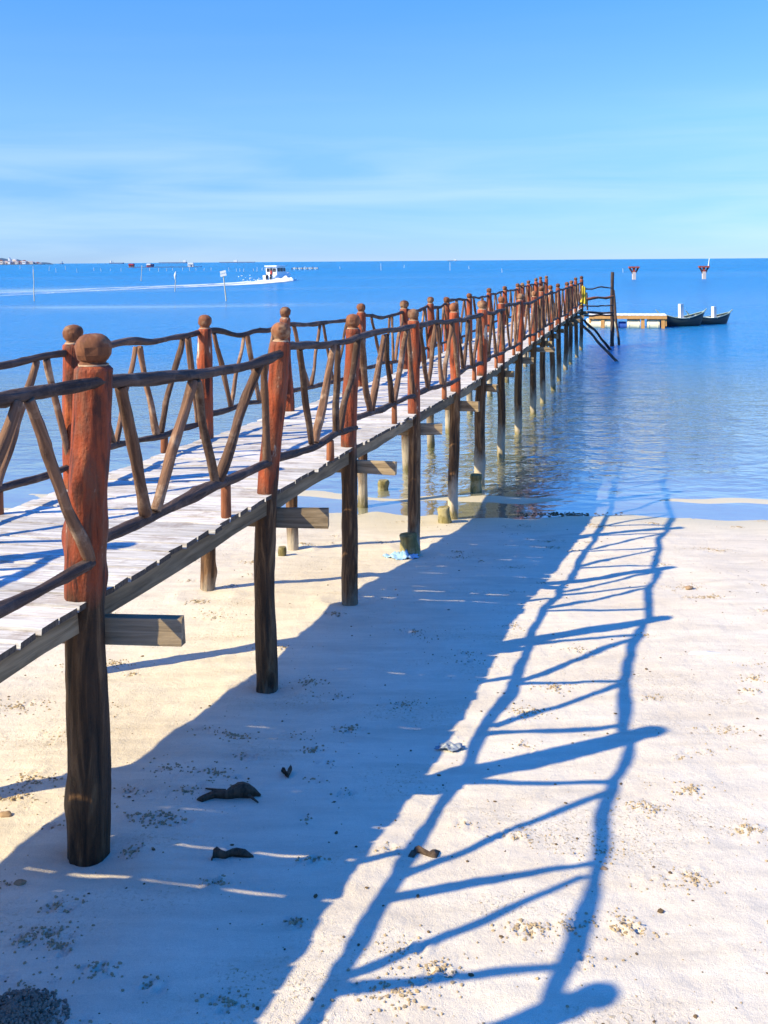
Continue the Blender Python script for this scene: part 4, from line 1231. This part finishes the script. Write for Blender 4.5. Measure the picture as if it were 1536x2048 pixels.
st = random.Random(44)
pale = plain('pale_stake', (.62, .62, .58), .8, .2, 3, .1)
stake_me = MB().tube((0, 0, -.5), (.03, 0, 1.0), .5, .42, 5)
sme = bpy.data.meshes.new('fishing_stake'); sme.from_pydata(stake_me.v, [], stake_me.f); sme.update(); sme.materials.append(pale)
stx = [(40, 538, 7), (66, 541, 9), (98, 542, 9), (112, 545, 9), (131, 540, 8), (154, 545, 8), (188, 542, 7), (202, 543, 7), (221, 542, 5), (242, 543, 7), (299, 542, 6), (317, 543, 7), (333, 542, 5), (345, 541, 5), (365, 541, 6), (379, 542, 8), (392, 541, 5), (408, 541, 5), (422, 541, 6),
       (458, 543, 8), (473, 543, 6), (480, 543, 6), (487, 543, 6), (507, 542, 5), (514, 543, 9), (524, 541, 6), (530, 541, 6), (762, 541, 14), (900, 541, 16), (808, 536, 6), (938, 538, 6), (1004, 545, 8), (1246, 545, 8), (680, 538, 5)]
for px, py, h in stx:
    b = onz(px, py, 0); k = b.y / FPX
    o = bpy.data.objects.new('fishing_stake', sme); COL.objects.link(o)
    o.matrix_basis = Matrix.Translation(b) @ Matrix.Rotation(st.uniform(-.12, .12), 4, 'Y') @ Matrix.Diagonal((.9 * k, .9 * k, h * k, 1))
    own = {762: 'tall lone pale stake on the horizon above the middle of the near railing', 900: 'tall pale stake on the horizon behind the middle pier posts', 1246: 'lone stake just left of the bare red braced pile',
           808: 'short lone stake right of the tall stake near the horizon', 938: 'short lone stake near the horizon above the far railing', 1004: 'lone stake above the far third of the pier', 680: 'short lone stake right of the net pen'}
    tag(o, own.get(px, 'thin pale fishing stake in the row before the fish farm and shore town'), 'stake', 'fishing stakes far out in the bay')

# ------------------------------------------------------------------ far fish farm, net pen, ships, town
M['hutred'] = plain('hut_red', (.42, .05, .08), .7, .2, 1, 0); M['hutblue'] = plain('hut_dark', (.05, .06, .16), .7, .2, 1, 0); M['hutbrown'] = plain('hut_brown', (.30, .14, .09), .7, .2, 1, 0)
def hut(px, w_px, h_px, wall, roof, lab):
    b = at(px, 532.3 if px < 330 else 532.0, 0.0 + 700); b.z = 0; k = 700 / FPX
    e = empty('fish_farm_hut', b); mw = _PW[e.name]
    tag(e, lab, 'hut', 'huts of the floating fish farm')
    w, h = w_px * k, h_px * k
    MB().box((0, 1.5, h * .3), (w, 3, h * .6)).build('wall', wall, e, mw)
    MB().poly([(-w * .56, -.4, h * .6), (w * .56, -.4, h * .6), (w * .45, -.4, h), (-w * .45, -.4, h)], (0, 4.0, 0)).build('roof', roof, e, mw)
    MB().box((w * .12, -.03, h * .28), (w * .2, .1, h * .42)).build('door', M['hutblue'], e, mw)
hut(262, 9.5, 8, M['hutbrown'], M['hutred'], 'brown hut with a red roof on the floating fish farm, leftmost')
hut(297, 8, 8, M['hutred'], M['white'], 'red hut with a pale roof on the floating fish farm')
hut(303.5, 5, 7, M['hutblue'], M['hutblue'], 'dark blue hut beside the red one on the floating fish farm')
hut(381, 11, 9, M['white'], M['white'], 'white hut on the end of the floating fish farm raft')
b = at(330, 532.5, 698); k = 698 / FPX
rf = MB().box((0, 4, .15), (140 * k, 7, .5)); rfo = rf.build('fish_farm_raft', plain('raft_dark', (.10, .14, .22), .8, .3, 1, 0), None, Matrix.Translation((b.x, b.y, 0)))
tag(rfo, 'long dark low raft that carries the fish farm huts', 'raft')
b = onz(610, 540, 0); k = b.y / FPX
pen = empty('net_pen', b); mw = _PW[pen.name]
tag(pen, 'low pale net pen on stakes to the right of the speedboat', 'net pen')
for i in range(11):
    x = (-26 + i * 5.2) * k
    m = MB(); m.tube((x, 0, -.5), (x, 0, (5 + (i % 3)) * k), .14, .12, 5); m.build('stake', M['darkbrace'] if i % 2 == 0 else pale, pen, mw)
    if i < 10:
        MB().box((x + 2.6 * k, .1, 3.4 * k), (5.0 * k, .08, 2.4 * k)).build('net', pale, pen, mw)

def ship(px, L_px, h_px, Y, mat, lab, house):
    b = at(px, 525, Y); b.z = 0; k = Y / FPX
    e = empty('cargo_ship', b); mw = _PW[e.name]
    tag(e, lab, 'ship', 'ships on the horizon')
    L, h = L_px * k, h_px * k
    MB().poly([(-L / 2 * .96, 0, 0), (L / 2 * .94, 0, 0), (L / 2, 0, h), (-L / 2, 0, h)], (0, 20, 0)).build('hull', mat, e, mw)
    MB().box((house * L, 10, h * 1.9), (L * .10, 14, h * 1.8)).build('deck_house', M['white'], e, mw)
    m = MB(); m.tube((house * L * .6, 10, h), (house * L * .6, 10, h * 4), 1.0, .6, 6); m.build('mast', pale, e, mw)
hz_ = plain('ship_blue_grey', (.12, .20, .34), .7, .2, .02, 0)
ship(232, 28, 2.3, 4200, hz_, 'small blue-grey ship on the horizon behind the brown fish farm hut', -.4)
ship(345, 56, 2.2, 4800, hz_, 'long blue-grey ship on the horizon behind the fish farm', .42)
ship(474, 72, 1.9, 4600, hz_, 'very long low ship on the horizon between fish farm and speedboat', -.05)
ship(122, 5, 2.0, 4300, hz_, 'tiny ship on the horizon right of the shore town', .1)
ship(905, 20, 1.3, 5000, hz_, 'faint flat ship on the horizon above the pier middle', .3)

TY = 3600; tk = TY / FPX
hv_ = []
prof = [(-260, 3), (-200, 13), (-120, 17), (-60, 16), (-20, 15.5), (5, 14), (18, 12), (34, 11.5), (48, 8), (62, 6), (80, 5.5), (92, 5), (100, 3.5), (108, 0.5)]
for d_, s_ in ((0, .15), (60, .8), (140, 1.0), (260, .4)):
    for x, h in prof:
        p = at(x, 525, TY + d_ + 60); hv_.append((p.x, p.y, h * tk * s_ * (1 + .06 * math.sin(x * 1.7)) - .5))
npf = len(prof)
hf = [(j * npf + i, j * npf + i + 1, (j + 1) * npf + i + 1, (j + 1) * npf + i) for j in range(3) for i in range(npf - 1)]
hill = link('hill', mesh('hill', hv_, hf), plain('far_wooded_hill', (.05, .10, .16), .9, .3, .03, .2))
tag(hill, 'blue wooded headland behind the far shore town', 'hill', kind='structure')
tb = random.Random(61)
bw = [plain('town_white', (.78, .76, .74), .7, .08, .05, 0), plain('town_cream', (.72, .62, .52), .7, .1, .05, 0), plain('town_pink', (.66, .50, .48), .7, .1, .05, 0)]
roofm = plain('town_roof', (.34, .12, .09), .8, .2, .05, 0)
bx = [(0, 9, 8), (6, 7, 5), (11, 8, 6), (17.5, 4, 11), (21, 8, 6), (27.5, 8, 10), (32, 6, 6), (37, 8, 5), (42, 8, 6), (47, 7, 7.5), (52, 7, 5), (57, 7, 5), (62, 7, 5.5), (68, 6, 4), (74, 6, 4), (80, 4, 3), (-8, 9, 6), (-17, 10, 7)]
names_ = ['white block at the left edge of the shore town', 'low house right of the block at the town edge', 'wide pale house left of the tower', 'slim white tower rising above the shore town', 'pale house right of the white tower', 'gabled white building, second tallest in the town',
          'small house right of the gabled building', 'low cream house in the middle of the town', 'plain pale house in the middle of the town', 'taller white house right of the town middle', 'low house right of the taller white one', 'pale house toward the end of the town',
          'pinkish house toward the end of the town', 'small house near the end of the town', 'last but one house of the shore town', 'last tiny house of the shore town by the headland', 'house of the shore town just beyond the left edge', 'outer house of the shore town beyond the left edge']
for i, (x, w_, h) in enumerate(bx):
    p = at(x, 525, TY + (i % 3) * 14); p.z = 0
    e = empty('town_house', p); mw = _PW[e.name]
    tag(e, names_[i], 'house', 'houses of the far shore town')
    W_, H_ = w_ * tk * .92, h * tk
    MB().box((0, 8, H_ / 2), (W_, 12, H_)).build('wall', tb.choice(bw), e, mw)
    if i in (3,):
        MB().poly([(-W_ / 2, 2, H_), (W_ / 2, 2, H_), (0, 2, H_ * 1.35)], (0, 12, 0)).build('roof', bw[0], e, mw)
    else:
        MB().poly([(-W_ * .54, 1.5, H_), (W_ * .54, 1.5, H_), (0, 1.5, H_ + W_ * .28)], (0, 13, 0)).build('roof', roofm if tb.random() < .3 else tb.choice(bw), e, mw)
    for q in (-.28, .0, .28):
        MB().box((W_ * q, 1.97, H_ * .6), (W_ * .13, .2, H_ * .25)).build('window', bglass, e, mw)
b = at(20, 526, TY - 40)
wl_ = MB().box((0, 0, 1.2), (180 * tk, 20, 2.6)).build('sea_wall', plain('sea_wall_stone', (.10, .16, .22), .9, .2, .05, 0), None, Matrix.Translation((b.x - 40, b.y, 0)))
tag(wl_, 'dark low sea wall in front of the far shore town', 'wall')
